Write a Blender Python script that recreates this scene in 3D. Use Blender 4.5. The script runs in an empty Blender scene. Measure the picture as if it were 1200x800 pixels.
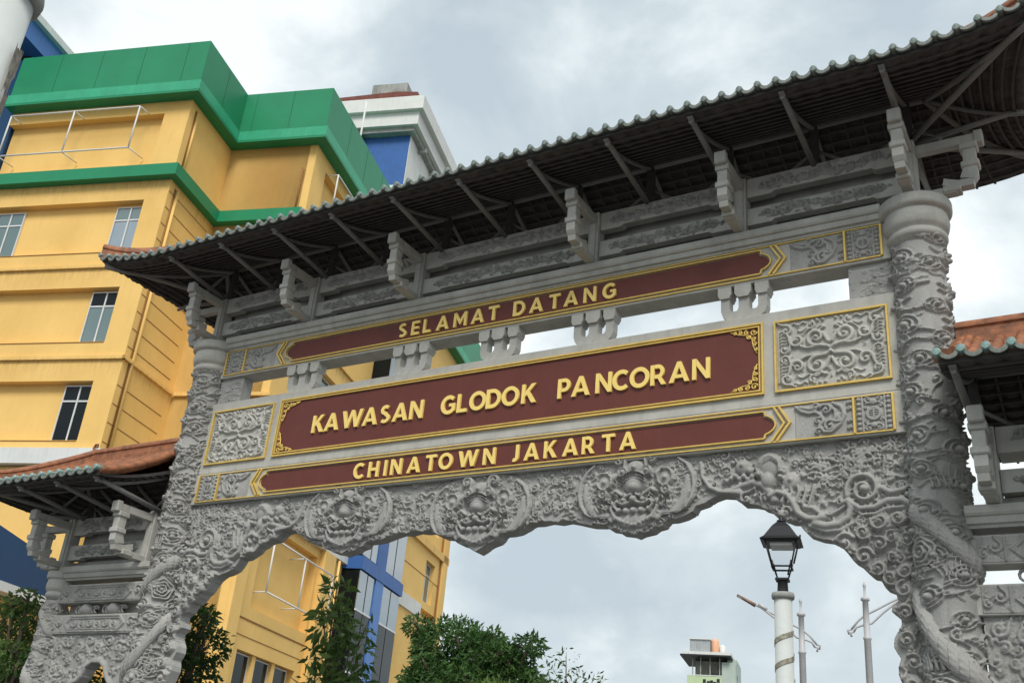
import bpy, math, random
import numpy as np
from mathutils import Vector, Matrix

# ------------------------------------------------------------------ camera
scene = bpy.context.scene
R = math.radians
def cam_matrix():
    yaw, pitch, roll = R(-32.58136), R(25.23611), R(5.4206)
    F = Vector((math.sin(yaw)*math.cos(pitch), math.cos(yaw)*math.cos(pitch), math.sin(pitch)))
    X = Vector((math.cos(yaw), -math.sin(yaw), 0))
    U = X.cross(F)
    X2 = math.cos(roll)*X + math.sin(roll)*U
    U2 = -math.sin(roll)*X + math.cos(roll)*U
    m = Matrix((X2, U2, -F)).transposed().to_4x4()
    m.translation = Vector((0, -10, 1.6))
    return m
cam_data = bpy.data.cameras.new('camera')
cam = bpy.data.objects.new('camera', cam_data)
scene.collection.objects.link(cam)
cam_data.sensor_width = 36
cam_data.lens = 36.769
cam_data.clip_end = 3000
cam.matrix_world = cam_matrix()
scene.camera = cam

# ------------------------------------------------------------------ light
SUN_EL, SUN_AZ = R(47), R(146)          # azimuth clockwise from +Y
world = bpy.data.worlds.new('World'); scene.world = world; world.use_nodes = True
nt = world.node_tree; nt.nodes.clear()
N = nt.nodes.new; Lk = nt.links.new
out = N('ShaderNodeOutputWorld'); bg = N('ShaderNodeBackground'); bg.inputs[1].default_value = 0.085
sky = N('ShaderNodeTexSky'); sky.sky_type = 'NISHITA'; sky.sun_disc = False
sky.sun_elevation = SUN_EL; sky.sun_rotation = SUN_AZ; sky.air_density = 1.0; sky.dust_density = 2.0
tc = N('ShaderNodeTexCoord')
mp = N('ShaderNodeMapping'); mp.inputs['Scale'].default_value = (1.0, 1.0, 1.6)
Lk(tc.outputs['Generated'], mp.inputs[0])
n1 = N('ShaderNodeTexNoise'); n1.inputs['Scale'].default_value = 3.6; n1.inputs['Detail'].default_value = 7; n1.inputs['Roughness'].default_value = .55; n1.inputs['Distortion'].default_value = .35
n2 = N('ShaderNodeTexNoise'); n2.inputs['Scale'].default_value = 1.1; n2.inputs['Detail'].default_value = 3
Lk(mp.outputs[0], n1.inputs[0]); Lk(mp.outputs[0], n2.inputs[0])
rp = N('ShaderNodeValToRGB')
cr = rp.color_ramp; cr.elements[0].position = .36; cr.elements[0].color = (3.65, 4.25, 4.7, 1)
cr.elements[1].position = .62; cr.elements[1].color = (6.8, 7.15, 7.2, 1)
e = cr.elements.new(.46); e.color = (4.35, 4.95, 5.25, 1)
e = cr.elements.new(.54); e.color = (5.5, 6.05, 6.25, 1)
Lk(n1.outputs[0], rp.inputs[0])
rp2 = N('ShaderNodeValToRGB'); rp2.color_ramp.elements[0].position = .25; rp2.color_ramp.elements[0].color = (.92,.92,.92,1)
rp2.color_ramp.elements[1].position = .55; rp2.color_ramp.elements[1].color = (1,1,1,1)
Lk(n2.outputs[0], rp2.inputs[0])
mx = N('ShaderNodeMixRGB'); Lk(rp2.outputs[0], mx.inputs[0]); Lk(sky.outputs[0], mx.inputs[1]); Lk(rp.outputs[0], mx.inputs[2])
Lk(mx.outputs[0], bg.inputs[0]); Lk(bg.outputs[0], out.inputs[0])
sl = bpy.data.lights.new('sun', 'SUN'); sl.energy = 1.5; sl.angle = R(22); sl.color = (1, .97, .92)
sun = bpy.data.objects.new('sun', sl); scene.collection.objects.link(sun)
sd = Vector((math.sin(SUN_AZ)*math.cos(SUN_EL), math.cos(SUN_AZ)*math.cos(SUN_EL), math.sin(SUN_EL)))
sun.rotation_euler = sd.to_track_quat('Z', 'Y').to_euler()
scene.view_settings.view_transform = 'Standard'; scene.view_settings.look = 'None'
scene.view_settings.exposure = 0.85; scene.view_settings.gamma = 1
scene.view_settings.use_curve_mapping = False

# ------------------------------------------------------------------ helpers
COL = scene.collection
rnd = random.Random(7)
def tag(o, label=None, cat=None, group=None, kind=None):
    if label: o['label'] = label
    if cat: o['category'] = cat
    if group: o['group'] = group
    if kind: o['kind'] = kind
    return o
def empty(name, loc=(0,0,0), rz=0, parent=None):
    o = bpy.data.objects.new(name, None); COL.objects.link(o)
    o.location = loc; o.rotation_euler = (0,0,rz); o.empty_display_size = .3
    if parent: o.parent = parent
    return o
def link(name, me, mat=None, parent=None, loc=None, rot=None, scale=None):
    if mat is not None and len(me.materials) == 0: me.materials.append(mat)
    o = bpy.data.objects.new(name, me); COL.objects.link(o)
    if parent: o.parent = parent
    if loc is not None: o.location = loc
    if rot is not None: o.rotation_euler = rot
    if scale is not None: o.scale = scale
    return o
def copy_tree(o, parent=None):
    c = o.copy(); COL.objects.link(c)
    if parent: c.parent = parent
    for ch in list(o.children): copy_tree(ch, c)
    return c
def mesh_np(name, V, F, smooth=True):
    """V (n,3), F (m,3|4) int arrays"""
    me = bpy.data.meshes.new(name)
    V = np.ascontiguousarray(V, dtype=np.float32); F = np.ascontiguousarray(F, dtype=np.int32)
    k = F.shape[1]
    me.vertices.add(len(V)); me.vertices.foreach_set('co', V.ravel())
    me.loops.add(F.size); me.loops.foreach_set('vertex_index', F.ravel())
    me.polygons.add(len(F)); me.polygons.foreach_set('loop_start', np.arange(0, F.size, k, dtype=np.int32))
    me.update(calc_edges=True)
    me.polygons.foreach_set('use_smooth', np.full(len(F), smooth))
    me.validate()
    return me
class MB:
    def __init__(s): s.v = []; s.f = []; s.sm = []
    def add(s, vs, fs, smooth=False):
        n = len(s.v); s.v += [tuple(p) for p in vs]; s.f += [tuple(i+n for i in f) for f in fs]; s.sm += [smooth]*len(fs)
        return s
    def box(s, x0, x1, y0, y1, z0, z1):
        vs = [(x,y,z) for z in (z0,z1) for y in (y0,y1) for x in (x0,x1)]
        return s.add(vs, [(0,2,3,1),(4,5,7,6),(0,1,5,4),(2,6,7,3),(0,4,6,2),(1,3,7,5)])
    def cbox(s, x0, x1, y0, y1, z0, z1, b=.008):
        """box with chamfered edges"""
        vs=[]; 
        xs=(x0,x1); ys=(y0,y1); zs=(z0,z1); sg=(1,-1)
        idx={}
        for i in (0,1):
            for j in (0,1):
                for k in (0,1):
                    x,y,z=xs[i],ys[j],zs[k]; bx,by,bz=b*sg[i],b*sg[j],b*sg[k]
                    idx[i,j,k,'x']=len(vs); vs.append((x,y+by,z+bz))
                    idx[i,j,k,'y']=len(vs); vs.append((x+bx,y,z+bz))
                    idx[i,j,k,'z']=len(vs); vs.append((x+bx,y+by,z))
        fs=[]
        for i in (0,1):
            q=[idx[i,0,0,'x'],idx[i,1,0,'x'],idx[i,1,1,'x'],idx[i,0,1,'x']]; fs.append(q if i else q[::-1])
            q=[idx[0,i,0,'y'],idx[1,i,0,'y'],idx[1,i,1,'y'],idx[0,i,1,'y']]; fs.append(q[::-1] if i else q)
            q=[idx[0,0,i,'z'],idx[1,0,i,'z'],idx[1,1,i,'z'],idx[0,1,i,'z']]; fs.append(q if i else q[::-1])
        for i in (0,1):
            for j in (0,1):
                q=[idx[i,j,0,'x'],idx[i,j,0,'y'],idx[i,j,1,'y'],idx[i,j,1,'x']]; fs.append(q if (i^j) else q[::-1])
                q=[idx[i,0,j,'x'],idx[i,0,j,'z'],idx[i,1,j,'z'],idx[i,1,j,'x']]; fs.append(q[::-1] if (i^j) else q)
                q=[idx[0,i,j,'y'],idx[0,i,j,'z'],idx[1,i,j,'z'],idx[1,i,j,'y']]; fs.append(q if (i^j) else q[::-1])
        for i in (0,1):
            for j in (0,1):
                for k in (0,1):
                    q=[idx[i,j,k,'x'],idx[i,j,k,'y'],idx[i,j,k,'z']]; fs.append(q if (i^j^k) else q[::-1])
        return s.add(vs, fs)
    def prism(s, pts, y0, y1, ax='y'):
        """closed outline in (x,z) extruded along y (or (y,z) along x)"""
        n=len(pts)
        if ax=='y': vs=[(p[0],y0,p[1]) for p in pts]+[(p[0],y1,p[1]) for p in pts]
        elif ax=='x': vs=[(y0,p[0],p[1]) for p in pts]+[(y1,p[0],p[1]) for p in pts]
        else: vs=[(p[0],p[1],y0) for p in pts]+[(p[0],p[1],y1) for p in pts]
        fs=[tuple(range(n))[::-1],tuple(range(n,2*n))]+[(i,(i+1)%n,(i+1)%n+n,i+n) for i in range(n)]
        return s.add(vs,fs)
    def tube(s, pts, r, n=8, r1=None, cap=True, sx=1.0):
        pts=[Vector(p) for p in pts]; m=len(pts)
        up=Vector((0,0,1)); vs=[]; prev=None
        for i,p in enumerate(pts):
            t=(pts[min(i+1,m-1)]-pts[max(i-1,0)]).normalized()
            if prev is None:
                a=t.cross(up)
                if a.length<1e-3: a=t.cross(Vector((1,0,0)))
            else:
                a=prev-t*prev.dot(t)
            a.normalize(); prev=a; b=t.cross(a)
            rr=r if r1 is None else r+(r1-r)*i/(m-1)
            for k in range(n):
                an=2*math.pi*k/n; vs.append(p+a*rr*sx*math.cos(an)+b*rr*math.sin(an))
        fs=[(i*n+k,i*n+(k+1)%n,(i+1)*n+(k+1)%n,(i+1)*n+k) for i in range(m-1) for k in range(n)]
        base=len(s.v); s.add(vs,fs,True)
        if cap:
            s.f+= [tuple(base+k for k in range(n))[::-1], tuple(base+(m-1)*n+k for k in range(n))]; s.sm+=[False,False]
        return s
    def lathe(s, prof, cx=0, cy=0, n=32, smooth=True):
        m=len(prof); vs=[(cx+r*math.cos(2*math.pi*k/n),cy+r*math.sin(2*math.pi*k/n),z) for r,z in prof for k in range(n)]
        fs=[(i*n+k,i*n+(k+1)%n,(i+1)*n+(k+1)%n,(i+1)*n+k) for i in range(m-1) for k in range(n)]
        fs+=[tuple(range(n))[::-1],tuple((m-1)*n+k for k in range(n))]
        base=len(s.f); s.add(vs,fs,smooth); s.sm[-1]=False; s.sm[-2]=False
        return s
    def strip(s, pts, w, y0, y1, closed=False):
        """ribbon moulding following pts in the (x,z) plane, width w, from y0 to y1"""
        P=[np.array(p,float) for p in pts]; n=len(P); L=[];Rr=[]
        for i in range(n):
            a=P[i-1] if (i>0 or closed) else None; c=P[(i+1)%n] if (i<n-1 or closed) else None
            d1=(P[i]-a)/max(1e-9,np.linalg.norm(P[i]-a)) if a is not None else None
            d2=(c-P[i])/max(1e-9,np.linalg.norm(c-P[i])) if c is not None else None
            if d1 is None: d1=d2
            if d2 is None: d2=d1
            n1=np.array([-d1[1],d1[0]]);n2=np.array([-d2[1],d2[0]]);m=n1+n2
            l=np.linalg.norm(m)
            m=n1 if l<1e-6 else m/l
            k=min(1/max(.35,m@n1),2.2)*w/2
            L.append(P[i]+m*k);Rr.append(P[i]-m*k)
        vs=[]
        for i in range(n):
            vs+=[(L[i][0],y1,L[i][1]),(L[i][0],y0,L[i][1]),(Rr[i][0],y0,Rr[i][1]),(Rr[i][0],y1,Rr[i][1])]
        fs=[]
        for i in range(n if closed else n-1):
            j=(i+1)%n
            for k in range(3): fs.append((i*4+k,j*4+k,j*4+k+1,i*4+k+1))
        if not closed: fs+= [(0,1,2,3),((n-1)*4+3,(n-1)*4+2,(n-1)*4+1,(n-1)*4)]
        return s.add(vs,fs)
    def mesh(s,name):
        me=bpy.data.meshes.new(name); me.from_pydata(s.v,[],s.f)
        me.polygons.foreach_set('use_smooth',s.sm); me.update(); 
        import bmesh
        bm=bmesh.new(); bm.from_mesh(me); bmesh.ops.recalc_face_normals(bm,faces=bm.faces); bm.to_mesh(me); bm.free()
        return me
    def build(s,name,mat,parent=None,loc=None,rot=None,scale=None):
        return link(name,s.mesh(name),mat,parent,loc,rot,scale)

# ------------------------------------------------------------------ materials
def mat(name, col, rough=.8, metal=0, var=.12, scale=3.0, bump=.0, bscale=60, spec=.4, streak=0, streakcol=None, speck=0, col2=None, ccoat=0):
    m=bpy.data.materials.new(name); m.use_nodes=True; t=m.node_tree; nd=t.nodes; lk=t.links.new
    b=nd['Principled BSDF']; b.inputs['Roughness'].default_value=rough; b.inputs['Metallic'].default_value=metal
    b.inputs['Specular IOR Level'].default_value=spec
    tc=nd.new('ShaderNodeTexCoord')
    n=nd.new('ShaderNodeTexNoise'); n.inputs['Scale'].default_value=scale; n.inputs['Detail'].default_value=8; n.inputs['Roughness'].default_value=.65
    lk(tc.outputs['Object'],n.inputs[0])
    r=nd.new('ShaderNodeValToRGB'); c=np.array(col)
    c2=np.array(col2) if col2 is not None else c
    r.color_ramp.elements[0].position=.3; r.color_ramp.elements[0].color=(*(c2*(1-var)),1)
    r.color_ramp.elements[1].position=.7; r.color_ramp.elements[1].color=(*(np.minimum(1,c*(1+var*.7))),1)
    lk(n.outputs[0],r.inputs[0]); last=r.outputs[0]
    if speck:
        n3=nd.new('ShaderNodeTexNoise'); n3.inputs['Scale'].default_value=140; n3.inputs['Detail'].default_value=2
        lk(tc.outputs['Object'],n3.inputs[0])
        r3=nd.new('ShaderNodeValToRGB'); r3.color_ramp.elements[0].position=.35; r3.color_ramp.elements[0].color=(1-speck,)*3+(1,)
        r3.color_ramp.elements[1].position=.6; r3.color_ramp.elements[1].color=(1,1,1,1)
        lk(n3.outputs[0],r3.inputs[0]); mm=nd.new('ShaderNodeMixRGB'); mm.blend_type='MULTIPLY'; mm.inputs[0].default_value=1
        lk(last,mm.inputs[1]); lk(r3.outputs[0],mm.inputs[2]); last=mm.outputs[0]
    if streak:
        mp=nd.new('ShaderNodeMapping'); mp.inputs['Scale'].default_value=(5,5,.35)
        lk(tc.outputs['Object'],mp.inputs[0])
        n2=nd.new('ShaderNodeTexNoise'); n2.inputs['Scale'].default_value=1.9; n2.inputs['Detail'].default_value=6
        lk(mp.outputs[0],n2.inputs[0])
        r2=nd.new('ShaderNodeValToRGB'); r2.color_ramp.elements[0].position=.52; r2.color_ramp.elements[0].color=(0,0,0,1)
        r2.color_ramp.elements[1].position=.75; r2.color_ramp.elements[1].color=(streak,)*3+(1,)
        lk(n2.outputs[0],r2.inputs[0]); mm=nd.new('ShaderNodeMixRGB'); lk(r2.outputs[0],mm.inputs[0]); lk(last,mm.inputs[1])
        mm.inputs[2].default_value=(*(streakcol or (c*.5)),1); last=mm.outputs[0]
    lk(last,b.inputs['Base Color'])
    if bump:
        nb=nd.new('ShaderNodeTexNoise'); nb.inputs['Scale'].default_value=bscale; nb.inputs['Detail'].default_value=6
        lk(tc.outputs['Object'],nb.inputs[0]); bp=nd.new('ShaderNodeBump'); bp.inputs['Strength'].default_value=bump; bp.inputs['Distance'].default_value=.01
        lk(nb.outputs[0],bp.inputs['Height']); lk(bp.outputs[0],b.inputs['Normal'])
    if ccoat: b.inputs['Coat Weight'].default_value=ccoat
    return m
M={}
M['stone']=mat('carved_grey_stone',(.39,.382,.36),.75,var=.20,scale=2.2,bump=.35,bscale=90,speck=.30,streak=.5,streakcol=(.20,.20,.19))
M['slab']=mat('dressed_grey_stone',(.48,.468,.425),.6,var=.20,scale=2.6,bump=.15,bscale=70,speck=.2,streak=.6,streakcol=(.30,.295,.27))
M['gold']=mat('gold_paint',(.72,.50,.13),.42,metal=.25,var=.15,scale=14,spec=.5)
M['letter']=mat('gold_letter_face',(.90,.66,.19),.45,metal=.0,var=.06,scale=10,spec=.5)
M['red']=mat('maroon_panel',(.128,.029,.020),.55,var=.14,scale=3,streak=.25,streakcol=(.14,.045,.038),bump=.1,bscale=30,spec=.4)
M['steel']=mat('grey_painted_steel',(.20,.195,.18),.55,var=.15,scale=8)
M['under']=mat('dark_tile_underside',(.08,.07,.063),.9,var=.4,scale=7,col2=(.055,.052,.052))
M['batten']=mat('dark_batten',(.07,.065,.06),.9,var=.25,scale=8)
M['glaze']=mat('green_glazed_tile',(.24,.40,.365),.3,var=.35,scale=26,col2=(.16,.27,.25),spec=.6,streak=.5,streakcol=(.40,.43,.38))
M['glazepale']=mat('weathered_glazed_tile',(.20,.26,.235),.4,var=.45,scale=26,col2=(.10,.14,.125),spec=.5,streak=.6,streakcol=(.36,.38,.34))
M['glazedark']=mat('weathered_drip_tile',(.19,.21,.185),.5,var=.5,scale=20,spec=.5)
M['terra']=mat('terracotta_tile',(.33,.125,.055),.65,var=.5,scale=8,col2=(.21,.10,.06),streak=.45,streakcol=(.22,.10,.06))
M['yellow']=mat('yellow_painted_wall',(.83,.54,.18),.8,var=.07,scale=.35,col2=(.80,.50,.15),bump=.08,bscale=12,streak=.17,streakcol=(.55,.36,.13))
M['groove']=mat('brown_wall_groove',(.30,.14,.045),.9,var=.1)
M['green']=mat('green_panel',(.012,.235,.105),.45,var=.12,scale=.5,spec=.4)
M['greenl']=mat('light_green_band',(.035,.36,.19),.45,var=.14,scale=1.2,streak=.3,streakcol=(.1,.45,.3))
M['blue']=mat('blue_cladding',(.03,.11,.34),.5,var=.15,scale=.8,streak=.35,streakcol=(.07,.19,.46))
M['blued']=mat('deep_blue_cladding',(.004,.05,.135),.5,var=.12,scale=.8)
M['bluel']=mat('light_blue_cladding',(.07,.19,.50),.45,var=.1,scale=.8,streak=.3,streakcol=(.14,.3,.55))
M['white']=mat('white_painted_concrete',(.68,.68,.65),.7,var=.08,scale=1.2,streak=.4,streakcol=(.45,.45,.42))
M['joint']=mat('dark_green_joint',(.006,.09,.045),.8)
M['pole']=mat('white_pole_paint',(.52,.54,.52),.6,var=.07,scale=6,bump=.06,bscale=20,streak=.12,streakcol=(.5,.5,.47))
M['conc']=mat('weathered_concrete',(.34,.34,.32),.9,var=.35,scale=1.5,streak=.6,streakcol=(.12,.12,.10),bump=.2)
M['frame']=mat('window_frame',(.66,.67,.66),.45,metal=.0,var=.08)
M['polegrey']=mat('pale_grey_pole',(.46,.46,.46),.5,var=.1,scale=5)
M['black']=mat('black_painted_iron',(.018,.019,.022),.45,var=.15,scale=10)
M['brown']=mat('brown_metal',(.24,.15,.11),.5,metal=.3,var=.3,scale=20)
M['asphalt']=mat('asphalt',(.05,.05,.052),.9,var=.25,scale=4,bump=.4,bscale=80)
M['paving']=mat('paving',(.15,.145,.135),.85,var=.2,scale=2,bump=.2,bscale=40)
M['kerb']=mat('kerb_stone',(.40,.40,.38),.8,var=.2,scale=3)
M['rust']=mat('rust_red_roof_edge',(.17,.055,.04),.8,var=.3,scale=3)
M['pgreen']=mat('pale_green_wall',(.50,.62,.38),.8,var=.1,scale=.5,streak=.3,streakcol=(.3,.38,.25))
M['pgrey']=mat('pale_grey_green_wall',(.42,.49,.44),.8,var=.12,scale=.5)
M['tin']=mat('corrugated_tin',(.38,.40,.41),.5,metal=.4,var=.2,scale=2)
M['peach']=mat('peach_tank',(.75,.42,.26),.6,var=.1)
M['bark']=mat('bark',(.13,.10,.075),.95,var=.3,scale=14,bump=.6,bscale=30)
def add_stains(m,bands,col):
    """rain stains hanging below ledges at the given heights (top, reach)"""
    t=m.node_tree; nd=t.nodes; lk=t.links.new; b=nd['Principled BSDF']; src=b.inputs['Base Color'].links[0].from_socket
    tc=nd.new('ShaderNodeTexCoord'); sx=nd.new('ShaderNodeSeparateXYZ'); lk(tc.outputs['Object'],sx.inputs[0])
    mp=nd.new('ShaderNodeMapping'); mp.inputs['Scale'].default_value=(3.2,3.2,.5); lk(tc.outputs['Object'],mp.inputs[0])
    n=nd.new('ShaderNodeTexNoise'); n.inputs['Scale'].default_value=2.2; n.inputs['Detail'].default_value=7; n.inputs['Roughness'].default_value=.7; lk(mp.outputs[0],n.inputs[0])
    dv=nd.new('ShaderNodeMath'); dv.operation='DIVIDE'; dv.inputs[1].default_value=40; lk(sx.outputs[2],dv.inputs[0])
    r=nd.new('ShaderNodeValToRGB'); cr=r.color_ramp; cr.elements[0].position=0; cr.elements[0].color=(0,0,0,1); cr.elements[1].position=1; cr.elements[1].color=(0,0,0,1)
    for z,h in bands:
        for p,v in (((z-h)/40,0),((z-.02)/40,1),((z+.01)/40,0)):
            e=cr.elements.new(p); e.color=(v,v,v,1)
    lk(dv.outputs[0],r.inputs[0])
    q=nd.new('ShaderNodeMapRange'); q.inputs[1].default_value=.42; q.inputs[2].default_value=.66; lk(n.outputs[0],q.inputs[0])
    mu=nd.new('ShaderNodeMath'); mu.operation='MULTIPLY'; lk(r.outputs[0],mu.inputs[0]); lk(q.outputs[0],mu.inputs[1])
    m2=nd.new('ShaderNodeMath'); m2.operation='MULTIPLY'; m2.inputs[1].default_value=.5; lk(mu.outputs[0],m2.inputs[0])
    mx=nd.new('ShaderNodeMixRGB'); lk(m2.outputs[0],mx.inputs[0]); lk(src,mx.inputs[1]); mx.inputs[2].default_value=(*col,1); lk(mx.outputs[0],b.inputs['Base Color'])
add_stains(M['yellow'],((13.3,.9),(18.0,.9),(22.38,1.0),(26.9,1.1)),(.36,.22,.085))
def glass(name,col,rough=.06,ior=1.9):
    m=bpy.data.materials.new(name); m.use_nodes=True; b=m.node_tree.nodes['Principled BSDF']
    b.inputs['Base Color'].default_value=(*col,1); b.inputs['Roughness'].default_value=rough
    b.inputs['Specular IOR Level'].default_value=1.0; b.inputs['IOR'].default_value=ior
    nd=m.node_tree.nodes; n=nd.new('ShaderNodeTexNoise'); n.inputs['Scale'].default_value=.6
    tcn=nd.new('ShaderNodeTexCoord'); m.node_tree.links.new(tcn.outputs['Object'],n.inputs[0])
    bp=nd.new('ShaderNodeBump'); bp.inputs['Strength'].default_value=.15; bp.inputs['Distance'].default_value=.05
    m.node_tree.links.new(n.outputs[0],bp.inputs['Height']); m.node_tree.links.new(bp.outputs[0],b.inputs['Normal'])
    return m
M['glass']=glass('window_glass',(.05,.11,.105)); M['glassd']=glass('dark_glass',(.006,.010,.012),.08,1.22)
M['glassl']=glass('painted_sky_glass',(.10,.16,.21),.05,2.3)  # bright sky reflection is put into this lighter glass colour
def clear_glass():
    m=bpy.data.materials.new('lantern_glass'); m.use_nodes=True; t=m.node_tree; nd=t.nodes
    nd.remove(nd['Principled BSDF']); o=nd['Material Output']
    tr=nd.new('ShaderNodeBsdfTransparent'); gl=nd.new('ShaderNodeBsdfGlossy'); gl.inputs['Roughness'].default_value=.05
    mx=nd.new('ShaderNodeMixShader'); mx.inputs[0].default_value=.08
    t.links.new(tr.outputs[0],mx.inputs[1]); t.links.new(gl.outputs[0],mx.inputs[2]); t.links.new(mx.outputs[0],o.inputs[0])
    return m
M['clear']=clear_glass()
def leafmat(name,c1,c2):
    m=bpy.data.materials.new(name); m.use_nodes=True; t=m.node_tree; nd=t.nodes; b=nd['Principled BSDF']
    b.inputs['Roughness'].default_value=.5; b.inputs['Specular IOR Level'].default_value=.35
    g=nd.new('ShaderNodeTexCoord'); n=nd.new('ShaderNodeTexNoise'); n.inputs['Scale'].default_value=1.3; n.inputs['Detail'].default_value=6; n.inputs['Roughness'].default_value=.8
    t.links.new(g.outputs['Object'],n.inputs[0]); r=nd.new('ShaderNodeValToRGB'); r.color_ramp.elements[0].position=.35; r.color_ramp.elements[0].color=(*c1,1)
    r.color_ramp.elements[1].position=.68; r.color_ramp.elements[1].color=(*c2,1)
    t.links.new(n.outputs[0],r.inputs[0]); t.links.new(r.outputs[0],b.inputs['Base Color'])
    tl=nd.new('ShaderNodeBsdfTranslucent'); t.links.new(r.outputs[0],tl.inputs[0]); ms=nd.new('ShaderNodeMixShader'); ms.inputs[0].default_value=.3
    t.links.new(b.outputs[0],ms.inputs[1]); t.links.new(tl.outputs[0],ms.inputs[2]); t.links.new(ms.outputs[0],nd['Material Output'].inputs[0])
    return m
M['leaf']=leafmat('mango_leaf',(.022,.068,.016),(.095,.19,.045))
M['leaf2']=leafmat('dark_leaf',(.020,.060,.015),(.10,.18,.045))
M['leaf3']=leafmat('fresh_leaf',(.035,.09,.02),(.17,.26,.06))

# ------------------------------------------------------------------ carved relief heightfields
class Rel:
    def __init__(s,u0,u1,v0,v1,res,seed=1):
        s.nu=int(round((u1-u0)/res))+1; s.nv=int(round((v1-v0)/res))+1
        s.u=np.linspace(u0,u1,s.nu); s.v=np.linspace(v0,v1,s.nv); s.res=res
        s.H=np.zeros((s.nv,s.nu),np.float32); s.r=random.Random(seed); s.u0=u0;s.u1=u1;s.v0=v0;s.v1=v1
    def win(s,x0,x1,y0,y1):
        i0=max(0,int((x0-s.u0)/s.res)); i1=min(s.nu,int((x1-s.u0)/s.res)+2)
        j0=max(0,int((y0-s.v0)/s.res)); j1=min(s.nv,int((y1-s.v0)/s.res)+2)
        return i0,i1,j0,j1
    def stroke(s,pts,r0,r1=None,h=.02,base=0,flat=False):
        r1=r0 if r1 is None else r1; n=len(pts)-1
        for k in range(n):
            a=pts[k];b=pts[k+1]; ra=r0+(r1-r0)*k/n; rb=r0+(r1-r0)*(k+1)/n; rm=max(ra,rb)
            i0,i1,j0,j1=s.win(min(a[0],b[0])-rm,max(a[0],b[0])+rm,min(a[1],b[1])-rm,max(a[1],b[1])+rm)
            if i1<=i0 or j1<=j0: continue
            X=s.u[i0:i1][None,:];Y=s.v[j0:j1][:,None]
            dx,dy=b[0]-a[0],b[1]-a[1];L=dx*dx+dy*dy+1e-12
            t=np.clip(((X-a[0])*dx+(Y-a[1])*dy)/L,0,1)
            d2=(X-a[0]-t*dx)**2+(Y-a[1]-t*dy)**2; rr=ra+(rb-ra)*t
            q=np.clip(1-d2/(rr*rr),0,1)
            q=q**.36*np.minimum(1,rr/r0*.4+.6) if not flat else np.minimum(1,q*3)
            w=s.H[j0:j1,i0:i1]; np.maximum(w,np.where(q>0,base+h*q,-9),out=w)
    def boss(s,x,y,r,h=.03,base=0,ex=1.0,ey=1.0,p=.42):
        i0,i1,j0,j1=s.win(x-r*ex,x+r*ex,y-r*ey,y+r*ey)
        if i1<=i0 or j1<=j0: return
        X=s.u[i0:i1][None,:];Y=s.v[j0:j1][:,None]
        q=np.clip(1-((X-x)/(r*ex))**2-((Y-y)/(r*ey))**2,0,1)
        w=s.H[j0:j1,i0:i1]; np.maximum(w,np.where(q>0,base+h*q**p,-9),out=w)
    def dig(s,x,y,r,d,ex=1,ey=1):
        i0,i1,j0,j1=s.win(x-r*ex,x+r*ex,y-r*ey,y+r*ey)
        if i1<=i0 or j1<=j0: return
        X=s.u[i0:i1][None,:];Y=s.v[j0:j1][:,None]
        q=np.clip(1-((X-x)/(r*ex))**2-((Y-y)/(r*ey))**2,0,1)
        s.H[j0:j1,i0:i1]-=d*q**.5
    def scroll(s,x,y,r,ang,d=1,turns=1.25,w=None,h=.02,base=0,tail=0,eye=True,bend=.9):
        w=w or r*.24; n=int(14*turns)+4; pts=[]
        if tail:
            # lead-in tail, tangent to the spiral start
            tx,ty=-math.sin(ang)*-d,math.cos(ang)*-d
            px,py=x+r*math.cos(ang),y+r*math.sin(ang)
            for k in range(6,0,-1):
                q=k/6*tail; pts.append((px+tx*q+math.cos(ang)*bend*q*q/max(r,.01)*.35,py+ty*q+math.sin(ang)*bend*q*q/max(r,.01)*.35))
        m=len(pts)
        for k in range(n+1):
            q=k/n; rr=r*(1-q*.78); a=ang+d*q*turns*2*math.pi
            pts.append((x+rr*math.cos(a),y+rr*math.sin(a)))
        s.stroke(pts[:m+1],w*.35,w,h,base) if m else None
        s.stroke(pts[m:],w,w*.6,h,base)
        if eye: s.boss(x,y,r*.26,h*1.35,base)
    def wave(s,x,y,L,ang,amp,n=2,w=.012,h=.014,ph=0,base=0,curl=0):
        pts=[]; ca,sa=math.cos(ang),math.sin(ang)
        for k in range(int(n*8)+1):
            q=k/(n*8); a=L*q; b=amp*math.sin(q*n*2*math.pi+ph)*(1-.3*q)
            pts.append((x+a*ca-b*sa,y+a*sa+b*ca))
        s.stroke(pts,w,w*.5,h,base)
        if curl: s.scroll(pts[0][0],pts[0][1]+curl,curl,-math.pi/2,1 if ca>0 else -1,.9,w,h,base)
    def cloud(s,x,y,sc,flip=1,ang=0,h=.022,base=0):
        """eye-shaped ruyi cloud: boss, rings that open into trailing tips"""
        ca,sa=math.cos(ang),math.sin(ang)
        def T(a,b): a*=flip; return (x+(a*ca-b*sa)*sc,y+(a*sa+b*ca)*sc)
        s.boss(x,y,.17*sc,h*1.5,base+h*.3)
        for k,(ra,rb,L) in enumerate(((.36,.27,.75),(.62,.45,1.25))):
            pts=[T(-L,-.12*k-.06)]
            for q in range(0,15):
                t=math.pi*(1.12-q/14*1.24*1.0)
                pts.append(T(ra*math.cos(t),rb*math.sin(t)))
            pts.append(T(L*.8,-.2*k-.05)); pts.append(T(L*1.1,-.12*k-.1))
            s.stroke(pts,.052*sc,.045*sc,h*(1-.15*k),base)
            pts=[T(-L,-.12*k-.06)]+[T(ra*1.05*math.cos(t),-rb*.85*abs(math.sin(t))-.05) for t in [math.pi*(1-q/8) for q in range(1,8)]]+[T(L*.8,-.2*k-.05)]
            s.stroke(pts,.048*sc,.04*sc,h*(.95-.15*k),base)
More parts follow.
